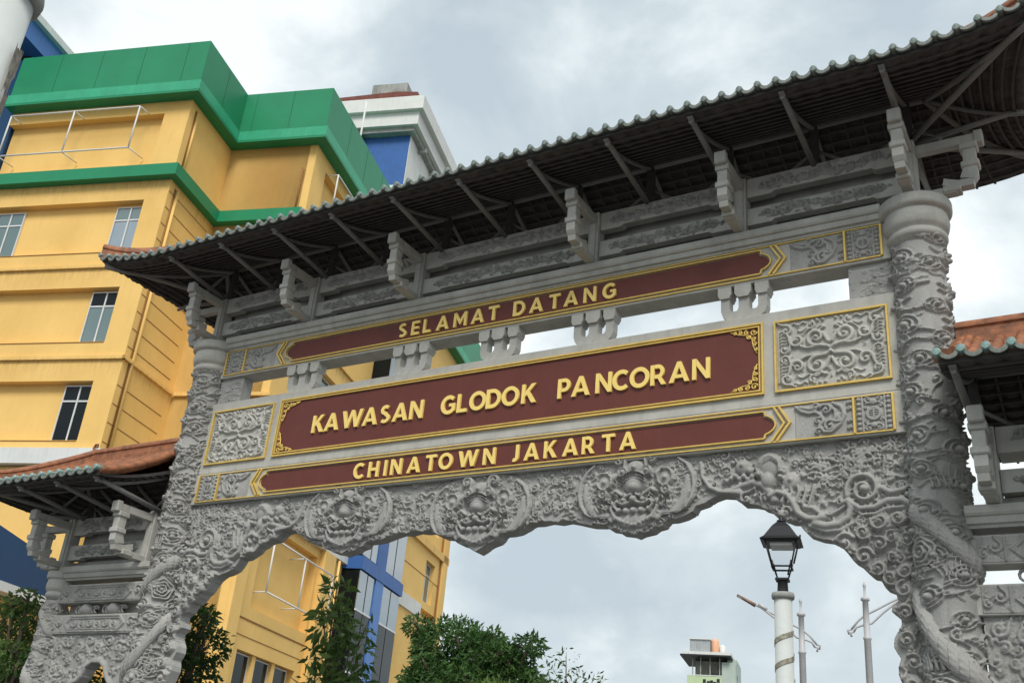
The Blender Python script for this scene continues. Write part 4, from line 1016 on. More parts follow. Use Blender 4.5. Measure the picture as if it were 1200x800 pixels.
# ------------------------------------------------------------------ side arches
def side_arch(s):
    """s=+1 right, s=-1 left; built for +x then mirrored in the coordinates"""
    E=empty('side_archway',(CX,0,0))
    dz=-3.385
    if s>0: f=RoofF(5.40,8.72,False,True,8.985+dz,.48); 
    else: f=RoofF(-8.72,-5.40,True,False,8.985+dz,.48)
    roof(E,f,2,True)
    xs=[s*(5.50+.83*k) for k in range(3)]
    rafters(E,f,xs,dz)
    pxs=sorted((s*5.58,s*7.38))
    superstructure(E,tuple(pxs),dz,{s*7.38:s},5 if s>0 else 9,.30 if s>0 else .11)
    if s<0: MB().box(-7.3,-5.6,.20,.24,4.775,5.395).build('rear_board',M['stone'],E)
    MB().box(min(s*5.6,s*7.3),max(s*5.6,s*7.3),.12,.26,4.662,4.77).build('rear_sill',M['stone'],E)
    if s<0: MB().box(-7.2,-5.4,.2,.235,3.962,4.133).build('infill_panel',M['stone'],E)
    a,b=sorted((s*5.33,s*7.28))
    MB().prism([(p,q+dz) for p,q in cp],a,b,'x').build('cornice',M['slab'],E)
    for zt,zb in ((4.40,4.135),(3.96,3.69)):
        o=MB().cbox(a,b,-.01,.24,zb,zt,.006).build('carved_panel_beam',M['slab'],E)
        L0,L1=a+.06,b-.06; rl=Rel(L0,L1,zb+.015,zt-.015,.008,14); c=(L0+L1)/2; zc=(zb+zt)/2; hh=(zt-zb)/2-.03
        for q in (1,.72): rl.stroke([(c+q_*.52*1,zc+w_) for q_,w_ in ((-1.0,-hh*q),(1.0,-hh*q),(1.0+.22*q,0),(1.0,hh*q),(-1.0,hh*q),(-1-.22*q,0),(-1,-hh*q))],.011,h=.022)
        for k in range(6):
            x=c-.42+.168*k; rl.scroll(x,zc+.01*(-1)**k,.062,1.57*(k%2)*2,1 if k%2 else -1,1.2,.015,.03,tail=.05); rl.wave(x-.06,zc-.05,.12,.6*(-1)**k,.02,1,.012,.028)
        for sx in (-1,1):
            rl.scroll(c+sx*.76,zc+.02,.06,1,sx,1.2,.015,.03,tail=.08); rl.scroll(c+sx*.86,zc-.04,.04,2,-sx,1.1,.011,.026); rl.cloud(c+sx*.8,zc,.07,sx,.5*sx,.02)
            rl.stroke([(c+sx*.68,zc-hh),(c+sx*.68,zc+hh)],.009,h=.02); rl.stroke([(c+sx*.93,zc-hh),(c+sx*.93,zc+hh)],.009,h=.02)
        rl.field(60,.015,.026,h=.012)
        relief_panel('scrollwork_carving',rl,-.004,.002,M['stone'],o).location=(0,-.01,0)
    for k,x in enumerate((.32,.62)):
        xx=a+(b-a)*x
        mb=MB(); mb.lathe([(.05,3.955),(.10,3.99),(.12,4.05),(.09,4.10),(.06,4.14)],xx,.1,14)
        for q in (-1,1):
            for r_ in (.14,.2): mb.tube([(xx+q*r_+.05*math.cos(t*.6),.09,4.05+.05*math.sin(t*.6)) for t in range(9)],.022,6,r1=.012)
        mb.build('spacer_block',M['stone'],E)
    # apron with little arch
    ic=s*6.14
    x0,x1=s*5.30,s*7.30
    lo=[(5.38,2.2),(5.62,2.2),(5.66,2.7),(5.74,2.98),(5.86,3.10),(5.93,3.22),(6.04,3.285),(6.18,3.285),(6.29,3.22),(6.34,3.10),(6.42,3.02),(6.56,2.98),(6.7,2.82),(6.8,2.5),(6.9,2.2),(7.30,2.2)]
    pol=[(s*x,z) for x,z in lo]+[(s*7.30,3.70),(s*5.38,3.70)]
    ua,ub=sorted((s*5.36,s*7.32)); rl=Rel(ua,ub,2.2,3.71,.013,15)
    rl.stroke([(s*x,z+.03) for x,z in lo[1:-1]],.05,.05,.04,flat=False)
    rl.field(105,.035,.06,h=.032,waves=.3)
    for k in range(9): rl.scroll(s*(5.5+.21*k),3.58-.07*(k%2),.075,k,1 if k%2 else -1,1.3,.02,.04,tail=.1)
    relief_panel('carved_apron',rl,.04,.2,M['stone'],E,pol)
    # outer column
    col=empty('column',(s*7.38,YC,0),0,E)
    rr=column_relief(1.2,4.18,.165,.011,17+s,.135)
    relief_cyl('shaft',rr,0,0,.165,M['stone'],col)
    MB().lathe([(.30,0),(.30,.4),(.24,.45),(.2,.6),(.165,.7),(.165,1.25)],0,0,28).build('base',M['stone'],col)
    MB().lathe(capital_profile(4.22,4.60,.235),0,0,40).build('capital',M['slab'],col)
    link('dragon_body',dragon_mesh('dragon_body',R(-60),R(230),4.0,3.4,.165,.06,.085,-s),M['stone'],col)
    link('dragon_body',dragon_mesh('dragon_body',R(-110),R(110),3.45,2.6,.165,.085,.10,-s),M['stone'],col)
    return E
SR=side_arch(1); tag(SR,'side arch with orange tiled roof, cut off by the right edge of the photo','side arch','side arches of the gateway')
SLf=side_arch(-1); tag(SLf,'low side arch with small tiled roof and short dragon column, left of the main gateway','side arch','side arches of the gateway')

# ------------------------------------------------------------------ yellow shopping building (local frame a,b,z)
BA=R(17.608)
BL=empty('yellow_building',(0,0,0),BA)
tag(BL,'large yellow building with green roof fascia and a blue glass corner bay','building')
def bbox(name,mt,a0,a1,b0,b1,z0,z1,parent=BL): return MB().box(a0,a1,b0,b1,z0,z1).build(name,M[mt],parent)
def window(parent,face,u0,u1,z0,z1,pos,rec=.12,cols=2,trans=.28,gm='glass',gt=None):
    """face 'b': lies in plane b=pos, facing -b, u along a.  face 'a': plane a=pos facing +a, u along b"""
    w=empty('window',(0,0,0),0,parent)
    fr=MB(); t=.055
    def bx(mb,ua,ub,za,zb,d0,d1):
        if face=='b': mb.box(ua,ub,pos+d0,pos+d1,za,zb)
        else: mb.box(pos-d1,pos-d0,ua,ub,za,zb)
    bx(fr,u0,u1,z0,z0+t,-.03,.06); bx(fr,u0,u1,z1-t,z1,-.03,.06)
    us=[u0+(u1-u0)*k/cols for k in range(cols+1)]
    for k,u in enumerate(us):
        h=t*.75 if 0<k<cols else t*.5; c=u+(t*.5 if k==0 else -t*.5 if k==cols else 0); bx(fr,c-h*.8,c+h*.8,z0+t,z1-t,-.028,.06)
    zt=z1-(z1-z0)*trans
    if trans:
        for k in range(cols): bx(fr,us[k]+t,us[k+1]-t,zt-.035,zt+.035,-.024,.06)
    fr.build('window_frame',M['frame'],w)
    for k in range(cols):
        for za,zb in (((z0,zt),(zt,z1)) if trans else ((z0,z1),)):
            g=MB(); bx(g,us[k]+.02,us[k+1]-.02,za+.01,zb-.01,.012,.03); g.build('pane',M[gt if (gt and za==zt) else gm],w)
    return w
def wall(name,a0,a1,b0,b1,z0,z1,mt='yellow'): return bbox(name,mt,a0,a1,b0,b1,z0,z1)
AF0,AF1=-38.45,-28.72; B1,B2=25.0,29.0; A2=-24.05; BE=57.3
# core volumes sit .35 behind the faces; recessed bays are the core, bands and piers stand proud
RD=.38
wall('wall_core',AF0,AF1-RD,B1+RD,60,0,32.0)
wall('wall_core',AF1-RD+.002,A2-RD,B2+RD*.0+.0,BE,0,32.05)
# front face bands and piers
def front_storey(zl,zh,zr0,zr1):
    """storey from zl to zh with a recess zr0..zr1"""
    bbox('wall_band','yellow',AF0,AF1,B1,B1+RD,zr1,zh-.004)
    bbox('wall_band','yellow',AF0,AF1,B1,B1+RD,zl,zr0)
    bbox('wall_pier','yellow',-29.84,AF1,B1+.001,B1+RD,zr0,zr1)
    bbox('sill_line','groove',AF0,-29.86,B1-.025,B1+.02,zr0-.05,zr0-.02)
for zl,zh,r0,r1 in ((22.42,26.9,23.2,25.85),(18.03,22.42,18.82,21.42),(13.98,18.03,14.42,17.02),(9.2,13.3,10.1,12.6),(4.4,9.2,5.2,8.0),(0,4.4,.6,3.6)): front_storey(zl,zh,r0,r1)
bbox('wall_band','yellow',AF0,AF1,B1,B1+RD,27.45,27.75); bbox('wall_band','yellow',AF0,AF1,B1,B1+RD,30.63,32.0); bbox('wall_pier','yellow',-30.02,AF1,B1+.001,B1+RD,27.75,30.63)
for z in (22.42,18.03):
    MB().prism([(AF0,z-.06),(AF1+.14,z-.06),(AF1+.14,z+.10),(AF0,z+.10)],B1-.12,B1-.002).build('ledge',M['yellow'],BL)
    bbox('ledge','yellow',AF1+.002,AF1+.139,B1-.12,B2-.14,z-.06,z+.10)
    bbox('ledge','yellow',AF1+.142,A2+.14,B2-.139,B2-.002,z-.06,z+.10); bbox('ledge','yellow',A2+.002,A2+.139,B2-.0,39.9,z-.06,z+.10)
bbox('white_band','white',AF0,AF1+.3,B1-.35,B1-.002,13.32,13.98); bbox('white_band','white',A2+.002,A2+.3,B2+.0,39.9,13.32,13.98)
bbox('white_band','white',AF1+.302,A2+.3,B2-.35,B2-.002,13.32,13.98)
# windows of the front face
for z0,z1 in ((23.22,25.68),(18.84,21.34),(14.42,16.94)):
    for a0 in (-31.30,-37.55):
        window(BL,'b',a0,a0+1.46,z0,z1,B1+RD-.07,gm='glassl' if (z0>23 and a0>-35) else 'glass' if z0>18 else 'glassd',gt='glass' if z0>23 else 'glassd')  # lighter and darker pane colours paint in the reflections of each row
# side face of the front block, rusticated
bbox('side_wall','yellow',AF1-RD+.004,AF1,B1+RD+.002,B2+.4,0,32.0)
for z in [14.4+.82*k for k in range(4)]+[18.6+.82*k for k in range(5)]+[23.0+.82*k for k in range(5)]+[27.9+.0*k for k in range(0)]+[5+.82*k for k in range(9)]:
    bbox('wall_groove','groove',AF1-.01,AF1+.012,B1+.05,B2-.45,z-.02,z+.02)
# second front face
bbox('front_wall','yellow',AF1+.002,A2,B2+.0,B2+.42,0,32.0)
# long side wall with bays
def side_storey(zl,zh,r0,r1,b0,b1,bays):
    bbox('wall_band','yellow',A2-RD+.003,A2,b0,b1,r1,zh); bbox('wall_band','yellow',A2-RD+.003,A2,b0,b1,zl,r0)
    prev=b0
    for (u0,u1) in bays:
        bbox('wall_pier','yellow',A2-RD+.003,A2-.001,prev,u0,r0,r1); prev=u1
    bbox('wall_pier','yellow',A2-RD+.003,A2-.001,prev,b1,r0,r1)
bays1=[(30.9,36.9)]
for zl,zh,r0,r1,by in ((26.2,32.0,27.4,30.6,[(30.3,39)]),(22.42,26.2,23.2,25.85,[(31.2,36.6)]),(18.03,22.42,18.85,21.4,[(31.2,36.6)]),(13.98,18.03,14.45,17.0,[(31.2,36.6)]),(8.82,13.32,9.3,12.9,[(31,36.9)]),(4.3,8.78,5.0,7.55,[(30.6,36.4)]),(0,4.3,.5,3.6,[(30.6,36.4)])):
    side_storey(zl,zh,r0,r1,B2+.42,40.0,by)
for zl,zh,r0,r1 in ((26.2,32.0,28.0,30.4),(22.42,26.2,23.2,25.85),(18.03,22.42,18.85,21.4),(13.98,18.03,14.45,17.0),(9.2,13.4,10,12.6),(4.3,9.2,5.0,7.55),(0,4.3,.5,3.6)):
    side_storey(zl,zh,r0,r1,46.3,BE,[(53.3,55.2)])
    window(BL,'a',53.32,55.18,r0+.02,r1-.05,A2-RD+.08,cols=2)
for r0,r1 in ((23.2,25.85),(18.85,21.4),(14.45,17.0)): 
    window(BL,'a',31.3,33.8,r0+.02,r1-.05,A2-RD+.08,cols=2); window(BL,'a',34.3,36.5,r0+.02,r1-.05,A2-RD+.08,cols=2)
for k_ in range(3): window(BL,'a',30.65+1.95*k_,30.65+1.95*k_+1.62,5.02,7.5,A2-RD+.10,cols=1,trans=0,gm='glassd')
for k_ in range(2): bbox('window_pier','yellow',A2-RD+.003,A2-.1,30.65+1.95*k_+1.62,30.65+1.95*(k_+1),5.0,7.55)
for z in (17.95,): bbox('ledge','yellow',A2+.002,A2+.2,46.45,BE+.2,z-.35,z+.12)
bbox('wall_groove','groove',A2-.005,A2+.02,B2+.6,36.9,8.74,8.80); bbox('wall_groove','groove',A2-.005,A2+.02,B2+.6,36.9,8.10,8.13)
bbox('wall_groove','groove',A2-.005,A2+.02,46.4,BE,15.9,15.94)
bbox('pilaster','yellow',A2+.001,A2+.32,37.1,38.4,0,13.31); bbox('pilaster','yellow',A2+.001,A2+.2,56.3,57.28,0,31.5)
bbox('pilaster','yellow',A2+.001,A2+.2,29.02,29.9,0,13.31)
# letters on the rear white band, too small to read
bbox('white_band','white',A2+.002,A2+.1,46.5,53.0,13.3,14.1)
# pipes
def pipe(pts,r=.05,m='yellow',name='drain_pipe'): return MB().tube(pts,r,8).build(name,M[m],BL)
pipe([(AF1+.08,B1+.55,13.4),(AF1+.08,B1+.55,26.6)],.07); pipe([(AF1+.03,B1+.42,13.4),(AF1+.03,B1+.42,26.6)],.028,'groove')
pipe([(AF1+.08,B1+.55,27.5),(AF1+.08,B1+.55,31)],.06); pipe([(AF1+.02,B1+.45,27.5),(AF1+.02,B1+.45,31)],.025,'groove')
pipe([(A2-.5,B2-.1,27.3),(A2-.5,B2-.1,29.9)],.045,'groove'); pipe([(A2+.38,38.7,0),(A2+.38,38.7,13.2)],.06); pipe([(A2+.08,BE-1.2,0),(A2+.08,BE-1.2,30)],.06,'groove')
# green bands and fascia
def run(name,mt,d0,d1,z0,z1,slant=0):
    """band along the whole stepped front at overhang d0..d1"""
    def seg(p):  # prism in plan
        mb=MB(); n=len(p)//2; 
        vs=[(x,y,z0) for x,y in p]+[(x,y,z1) for x,y in p]
        if slant:
            vs=[]
            for zz,dd in ((z0,0),(z1,slant)):
                for i,(x,y) in enumerate(p): vs.append((x,y,zz))
        k=len(p); mb.add(vs,[tuple(range(k))[::-1],tuple(range(k,2*k))]+[(i,(i+1)%k,(i+1)%k+k,i+k) for i in range(k)])
        return mb.build(name,M[mt],BL)
    o=d1; i=d0
    seg([(AF0-.05,B1-o),(AF1+o,B1-o),(AF1+i,B1-i),(AF0-.05,B1-i)])
    seg([(AF1+o,B1-o),(AF1+o,B2-o),(AF1+i,B2-i),(AF1+i,B1-i)])
    seg([(AF1+o,B2-o),(A2+o,B2-o),(A2+i,B2-i),(AF1+i,B2-i)])
    seg([(A2+o,B2-o),(A2+o,59.8),(A2+i,59.8),(A2+i,B2-i)])
run('green_fascia','green',.0,.50,31.95,34.35)
run('light_green_band','greenl',-.3,.62,31.42,31.946)
run('green_soffit','green',-.3,.615,31.30,31.416)
bbox('roof_slab','green',AF0,AF1-.002,B1+.004,60,32.02,33.9); bbox('roof_slab','green',AF1,A2-.002,B2+.004,59.8,32.06,33.9)
# panel joints of the fascia
for a in (-36.2,-33.9,-31.6,-29.3): bbox('fascia_joint','joint',a-.009,a+.009,B1-.506,B1-.49,31.96,34.34)
for b in (26.6,): bbox('fascia_joint','joint',AF1+.49,AF1+.506,b-.009,b+.009,31.96,34.34)
for a in (-27.6,-25.6): bbox('fascia_joint','joint',a-.009,a+.009,B2-.506,B2-.49,31.96,34.34)
for b in (31.2,33.6,36,38.4): bbox('fascia_joint','joint',A2+.49,A2+.506,b-.009,b+.009,31.96,34.34)
def run2(name,mt,o,i,z0,z1):
    for p in ([(AF0-.05,B1-o),(AF1+o,B1-o),(AF1+i,B1-i),(AF0-.05,B1-i)],[(AF1+o,B1-o),(AF1+o,B2-o),(AF1+i,B2-i),(AF1+i,B1-i)],[(AF1+o,B2-o),(A2+.0,B2-o),(A2+.0,B2-i),(AF1+i,B2-i)]):
        MB().prism(p,z0,z1,'z').build(name,M[mt],BL)
run2('green_band','green',.42,.0,26.86,27.46)
# white railings in the top recess
def railing(a0,a1,z0,z1,face='b',pos=B1,posts=3,out_=.55):
    t=empty('railing_frame',(0,0,0),0,BL)
    q=(lambda u,z,d:(u,pos-d,z)) if face=='b' else (lambda u,z,d:(pos+d,u,z))
    m=MB(); 
    m.tube([q(a0,z0,out_),q(a1,z0,out_)],.04,6); m.build('rail',M['white'],t); MB().tube([q(a0,z1,out_),q(a1,z1,out_)],.04,6).build('rail',M['white'],t)
    for k in range(posts):
        u=a0+(a1-a0)*k/(posts-1); MB().tube([q(u,z0,out_),q(u,z1,out_)],.04,6).build('post',M['white'],t)
        for z in (z0,z1): MB().tube([q(u,z,out_),q(u+(.25 if face=='b' else 0),z-.05,-.3)],.03,6).build('bracket',M['white'],t)
railing(-37.95,-31.0,28.38,30.7); railing(30.6,38.5,28.2,30.6,'a',A2,4); 
railing(31.2,37.9,10.0,12.25,'a',A2,3,.5)
# blue glass corner bay
TW0,TW1=40.0,46.32; AT=-23.02
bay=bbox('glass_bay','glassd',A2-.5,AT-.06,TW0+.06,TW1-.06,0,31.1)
def bp(name,mt,a0,a1,b0,b1,z0,z1): return bbox(name,mt,a0,a1,b0,b1,z0,z1)
bp('blue_band','blue',A2,AT+.10,TW0-.10,TW1+.06,13.15,13.82)
for b0,b1 in ((42.2,43.4),): bp('blue_mullion','bluel',AT-.05,AT+.06,b0,b1,0,13.145); bp('blue_mullion','blue',AT-.05,AT+.06,b0-.1,b1,13.825,31.1)
for b0,b1 in ((40.02,42.13),(43.46,46.28)):
    for z0,z1,mt in ((13.9,17.6,'glassl'),(17.7,22.3,'glassl'),(22.4,26.6,'glassl'),(26.7,31.0,'glassl'),(11.2,13.1,'glassl'),(8.2,11.1,'glassd'),(5,8.1,'glassd'),(.2,4.9,'glassd')): bp('glass_pane',mt,AT-.05,AT,b0,b1,z0,z1)  # pale upper panes paint sky reflection, dark lower ones the reflected trees
for b in (41.1,44.8): bp('thin_mullion','black',AT-.04,AT+.02,b-.02,b+.02,.2,31.0)
for z in (11.15,8.15,4.95,17.65,22.35,26.65): bp('transom','frame',AT-.04,AT+.03,TW0,TW1,z-.05,z+.05)
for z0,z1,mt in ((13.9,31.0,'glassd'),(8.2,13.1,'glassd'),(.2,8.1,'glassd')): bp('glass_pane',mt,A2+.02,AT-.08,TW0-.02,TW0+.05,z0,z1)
# penthouse on the roof
PH=empty('rooftop_room',(0,0,0),0,BL)
MB().box(-33,-24.82,42,56,33.9,41.6).build('wall',M['blue'],PH); MB().box(-24.82,-24.78,42.03,56,33.9,41.6).build('side_wall',M['white'],PH)
MB().box(-26.9,-24.84,41.95,41.995,33.9,37.8).build('pale_patch',M['white'],PH)
MB().box(-34,-23.82,40.95,57,42.9,43.9).build('cornice',M['white'],PH); MB().box(-34,-24.15,41.25,57,41.9,42.896).build('cornice',M['white'],PH)
MB().box(-33.2,-24.45,41.5,57,41.58,41.896).build('soffit',M['conc'],PH)
MB().box(-28.6,-28.0,41.3,41.98,40.9,41.58).build('brace',M['black'],PH)
for k in range(5): MB().box(-24.8,-24.2,43.5+2.6*k,43.7+2.6*k,41.3,41.58).build('brace',M['conc'],PH)
MB().prism([(-34,43.9),(-34,44.6),(-30,44.75),(-26,44.9),(-24.6,44.75),(-24.2,43.9)],41.6,56).build('roof_edge',M['rust'],PH)
wb=empty('roof_turret',(0,0,0),0,BL)
MB().box(-28.1,-26.4,44,44.25,43.9,46.1).build('wall',M['conc'],wb); MB().box(-26.6,-26.4,44.25,48,43.9,46.1).build('wall',M['conc'],wb)
MB().box(-28.6,-26.1,43.2,48.5,46.1,46.95).build('slab',M['conc'],wb)
MB().box(-27.85,-27.5,43.9,44.0,45.2,45.95).build('opening',M['black'],wb); MB().box(-27.0,-26.65,43.9,44.0,45.2,45.95).build('opening',M['white'],wb)
# blue stair tower beyond the left end
BT=empty('blue_tower',(0,0,0),BA); tag(BT,'deep blue roof tower with white coping behind the left end of the green fascia','building')
MB().box(-46,AF0-.06,B1+.2,34,0,34.9).build('wall',M['blued'],BT)
MB().box(-46,-40.2,B1+1.5,34,34.9,36.6).build('painted_shade_gap',M['black'],BT)  # solid black block, painted shade of the gap below the roof beam
MB().box(-46,-39.5,20.5,36,36.4,37.55).build('roof_beam',M['bluel'],BT); MB().box(-46,-39.2,20.2,36.3,37.554,37.95).build('coping',M['white'],BT)
# lightning rod
lr=empty('lightning_rod',(0,0,0),0,BL); MB().tube([(-24.6,34.5,33.9),(-24.6,34.5,38.3)],.055,8).build('rod',M['white'],lr); MB().lathe([(.2,33.9),(.22,34.6),(.1,34.8)],-24.6,34.5,10).build('base',M['white'],lr)
# blue canopy box low at the left
CP=empty('blue_canopy',(0,0,0),BA); tag(CP,'dark blue canopy wall with white lower trim behind the low left column','canopy')
MB().add([(x,b,z) for x in (-40,-28.6) for b,z in ((12,10.9),(24.9,9.18),(24.9,8.02),(12,8.02))],[(0,1,2,3),(7,6,5,4),(0,4,5,1),(1,5,6,2),(2,6,7,3),(3,7,4,0)]).build('canopy_panel',M['blued'],CP)
MB().box(-40,-28.55,12,24.9,7.70,8.016).build('trim',M['white'],CP)
MB().box(-40,-29.4,13,24.9,0,7.69).build('wall',M['yellow'],CP)

# ------------------------------------------------------------------ distant pale green building
FD=140
FA=R(-20.3)
F0=Vector((0,-10,0))+Vector((math.sin(FA),math.cos(FA),0))*FD
GB=empty('green_house',F0,R(20.3)-R(6)); tag(GB,'narrow pale green tower house with tin rooftop shed seen under the arch','house')
def g(name,mt,x0,x1,y0,y1,z0,z1): return MB().box(2*x0,2*x1,2*y0,2*y1,2*z0-1.6,2*z1-1.6).build(name,M[mt],GB)
g('front_wall','pgreen',-1.85,.34,0,4,.8,11.85); g('side_wall','pgrey',.342,1.2,0,4,.8,12.75); g('side_wall','pgrey',.60,1.2,.8,4,12.76,13.05)
g('balcony_back_wall','conc',-1.5,.5,1.4,4,11.85,13.0); g('roof_slab','white',-2.1,.95,-.45,4,13.12,13.3); g('roof_edge','black',-2.25,.97,-.5,4,13.02,13.116)
for k in range(9): g('tin_sheet','tin',-1.72+.145*k,-1.72+.145*k+.138,.2,.26,13.3,14.16)
g('tin_shed','tin',-1.72,-.42,.262,3,13.3,14.15); g('shed_roof','white',-1.76,-.38,.1,3.1,14.16,14.22)
MB().lathe([(.46,25.2),(.52,25.3),(.52,26.6),(.34,26.95),(.05,27.0)],-.3,1.2,16).build('water_tank',M['peach'],GB)
MB().lathe([(.4,25.1),(.44,25.2),(.44,26.0),(.2,26.3)],.6,1.6,14).build('water_tank',M['white'],GB)
for x in (-1.5,-1.0,-.4,.2): g('column','conc',x-.03,x+.03,.02,.08,11.85,13.02)
g('balcony_rail','frame',-1.85,.34,-.02,.02,11.87,11.93); g('door_opening','black',.36,.5,.3,1.38,11.95,12.74)
for x,z in ((-.75,11.55),(-.5,11.45),(-.3,11.5),(-.1,11.42),(.12,11.6),(.2,11.3),(-.6,11.3)): g('dark_mark','black',x-.09,x+.09,-.03,-.004,z-.1,z+.12)
for y,z in ((1.2,12.0),(2.6,11.6)): g('side_window','black',1.195,1.21,y-.2,y+.2,z-.16,z+.16)
V,F=None,None

# ------------------------------------------------------------------ lamps
def polar(azdeg,d): return Vector((d*math.sin(R(azdeg)),-10+d*math.cos(R(azdeg)),0))
def iron_lamp(name,loc,label,r=.090,zr=3.745,rz=0,lantern=True):
    L=empty(name,loc,rz); tag(L,label,'lamp post','white iron-lantern lamp posts')
    MB().lathe([(r*2.2,0),(r*2.2,.3),(r*1.5,.38),(r*1.25,.5),(r,.6),(r,zr-.03)],0,0,32).build('post',M['pole'],L)
    MB().lathe([(r,zr-.06),(r*1.22,zr-.05),(r*1.28,zr-.02),(r*1.22,zr+.015),(r*.9,zr+.02)],0,0,32).build('collar',M['conc'],L)
    # brass spiral band
    for z0 in (2.45,2.75,3.03):
        n=26; V=[];Fs=[]
        for k in range(n+1):
            a=k/n*2*math.pi; z=z0+.13*k/n*2
            for h in (0,.055):
                V.append(((r+.006)*math.cos(a),(r+.006)*math.sin(a),z+h))
        V+= [((r-.004)*math.cos(k/n*2*math.pi),(r-.004)*math.sin(k/n*2*math.pi),z0+.13*k/n*2+h) for k in range(n+1) for h in (0,.055)]
        m=2*(n+1)
        Fs=[(2*k,2*k+2,2*k+3,2*k+1) for k in range(n)]+[(2*k,2*k+m,2*k+2+m,2*k+2) for k in range(n)]+[(2*k+1,2*k+3,2*k+3+m,2*k+1+m) for k in range(n)]
        MB().add(V,Fs).build('ornamental_band',BRASS,L)
    z=zr+.02; H0=len(L.children)
    MB().lathe([(.052,z),(.055,z+.02),(.05,z+.13),(.06,z+.14),(.05,z+.16)],0,0,16).build('neck',M['black'],L)
    zb=z+.17
    MB().cbox(-.07,.07,-.07,.07,z+.135,z+.165,.008).build('cage_plate',M['black'],L)
    def frame(w0,z0,w1,z1,t):
        return [MB().tube([(sx*w0,sy*w0,z0),(sx*w1,sy*w1,z1)],t,5) for sx,sy in ((1,1),(1,-1),(-1,-1),(-1,1))]
    for q_ in frame(.05,zb-.02,.085,zb+.11,.008): q_.build('cage_bar',M['black'],L)
    m=MB(); w=.095; 
    for a,b in (((-w,-w),(w,-w)),((w,-w),(w,w)),((w,w),(-w,w)),((-w,w),(-w,-w))): m.tube([(*a,zb+.12),(*b,zb+.12)],.012,5)
    m.build('lower_ring',M['black'],L)
    for q_ in frame(.095,zb+.12,.155,zb+.40,.009): q_.build('cage_bar',M['black'],L)
    g1=MB(); a,b=.090,.150
    for k in range(4):
        c,s=math.cos(k*math.pi/2),math.sin(k*math.pi/2)
        rt=lambda x,y,z_:(x*c-y*s,x*s+y*c,z_)
        MB().add([rt(-a,-a,zb+.13),rt(a,-a,zb+.13),rt(b,-b,zb+.395),rt(-b,-b,zb+.395)],[(0,1,2,3)]).build('lantern_pane',M['clear'],L)
    rf=MB()
    def fr(w0,z0,w1,z1): rf.add([(-w0,-w0,z0),(w0,-w0,z0),(w0,w0,z0),(-w0,w0,z0),(-w1,-w1,z1),(w1,-w1,z1),(w1,w1,z1),(-w1,w1,z1)],[(3,2,1,0),(4,5,6,7),(0,1,5,4),(1,2,6,5),(2,3,7,6),(3,0,4,7)])
    fr(.158,zb+.395,.20,zb+.42); fr(.205,zb+.42,.165,zb+.46); fr(.165,zb+.46,.09,zb+.60); fr(.09,zb+.60,.045,zb+.66)
    rf.build('lantern_roof',M['black'],L)
    MB().lathe([(.03,zb+.655),(.045,zb+.675),(.045,zb+.69),(.02,zb+.70),(.028,zb+.72),(.006,zb+.75)],0,0,12).build('finial',M['black'],L)
    MB().box(-.11,.11,-.11,.11,zb+.36,zb+.394).build('lamp_tray',M['frame'],L)
    for c_ in list(L.children)[H0:]:
        c_.scale=(.88,.88,.77); c_.location=(0,0,z*(1-.77))
    return L
BRASS=mat('brass_banding',(.36,.33,.25),.4,metal=.4,var=.5,scale=25,col2=(.26,.24,.18))
iron_lamp('lamp_post',polar(-16.85,9.65),'white lamp post with black iron lantern and brass spiral bands under the arch',rz=R(12))
lp=polar(-65.72,2.98)
LP=iron_lamp('lamp_post',lp,'very close white round post cut off by the top left corner, with a peeling patch',r=.093,zr=3.79)
pt=MB(); PAPER=mat('old_paper',(.30,.27,.22),.9,var=.45,scale=40,col2=(.20,.18,.15))
# torn paper remains on the near post
for q,(z0,z1,a0,a1) in enumerate(((3.36,3.46,-1.15,-.55),(3.30,3.37,-1.1,-.75),(3.22,3.31,-.95,-.5),(3.13,3.23,-.9,-.62))):
    n=9; vs=[]
    r_=random.Random(q)
    for k in range(n+1):
        a=a0+(a1-a0)*k/n
        for z in (z0+r_.uniform(-.02,.02),z1+r_.uniform(-.02,.02)): vs.append((.0945*math.cos(a),.0945*math.sin(a),z))
    pt.add(vs,[(2*k,2*k+2,2*k+3,2*k+1) for k in range(n)])
pp=pt.build('peeling_paper',PAPER,LP)
pp.rotation_euler=(0,0,R(88)); pp.location=(0,0,.12)

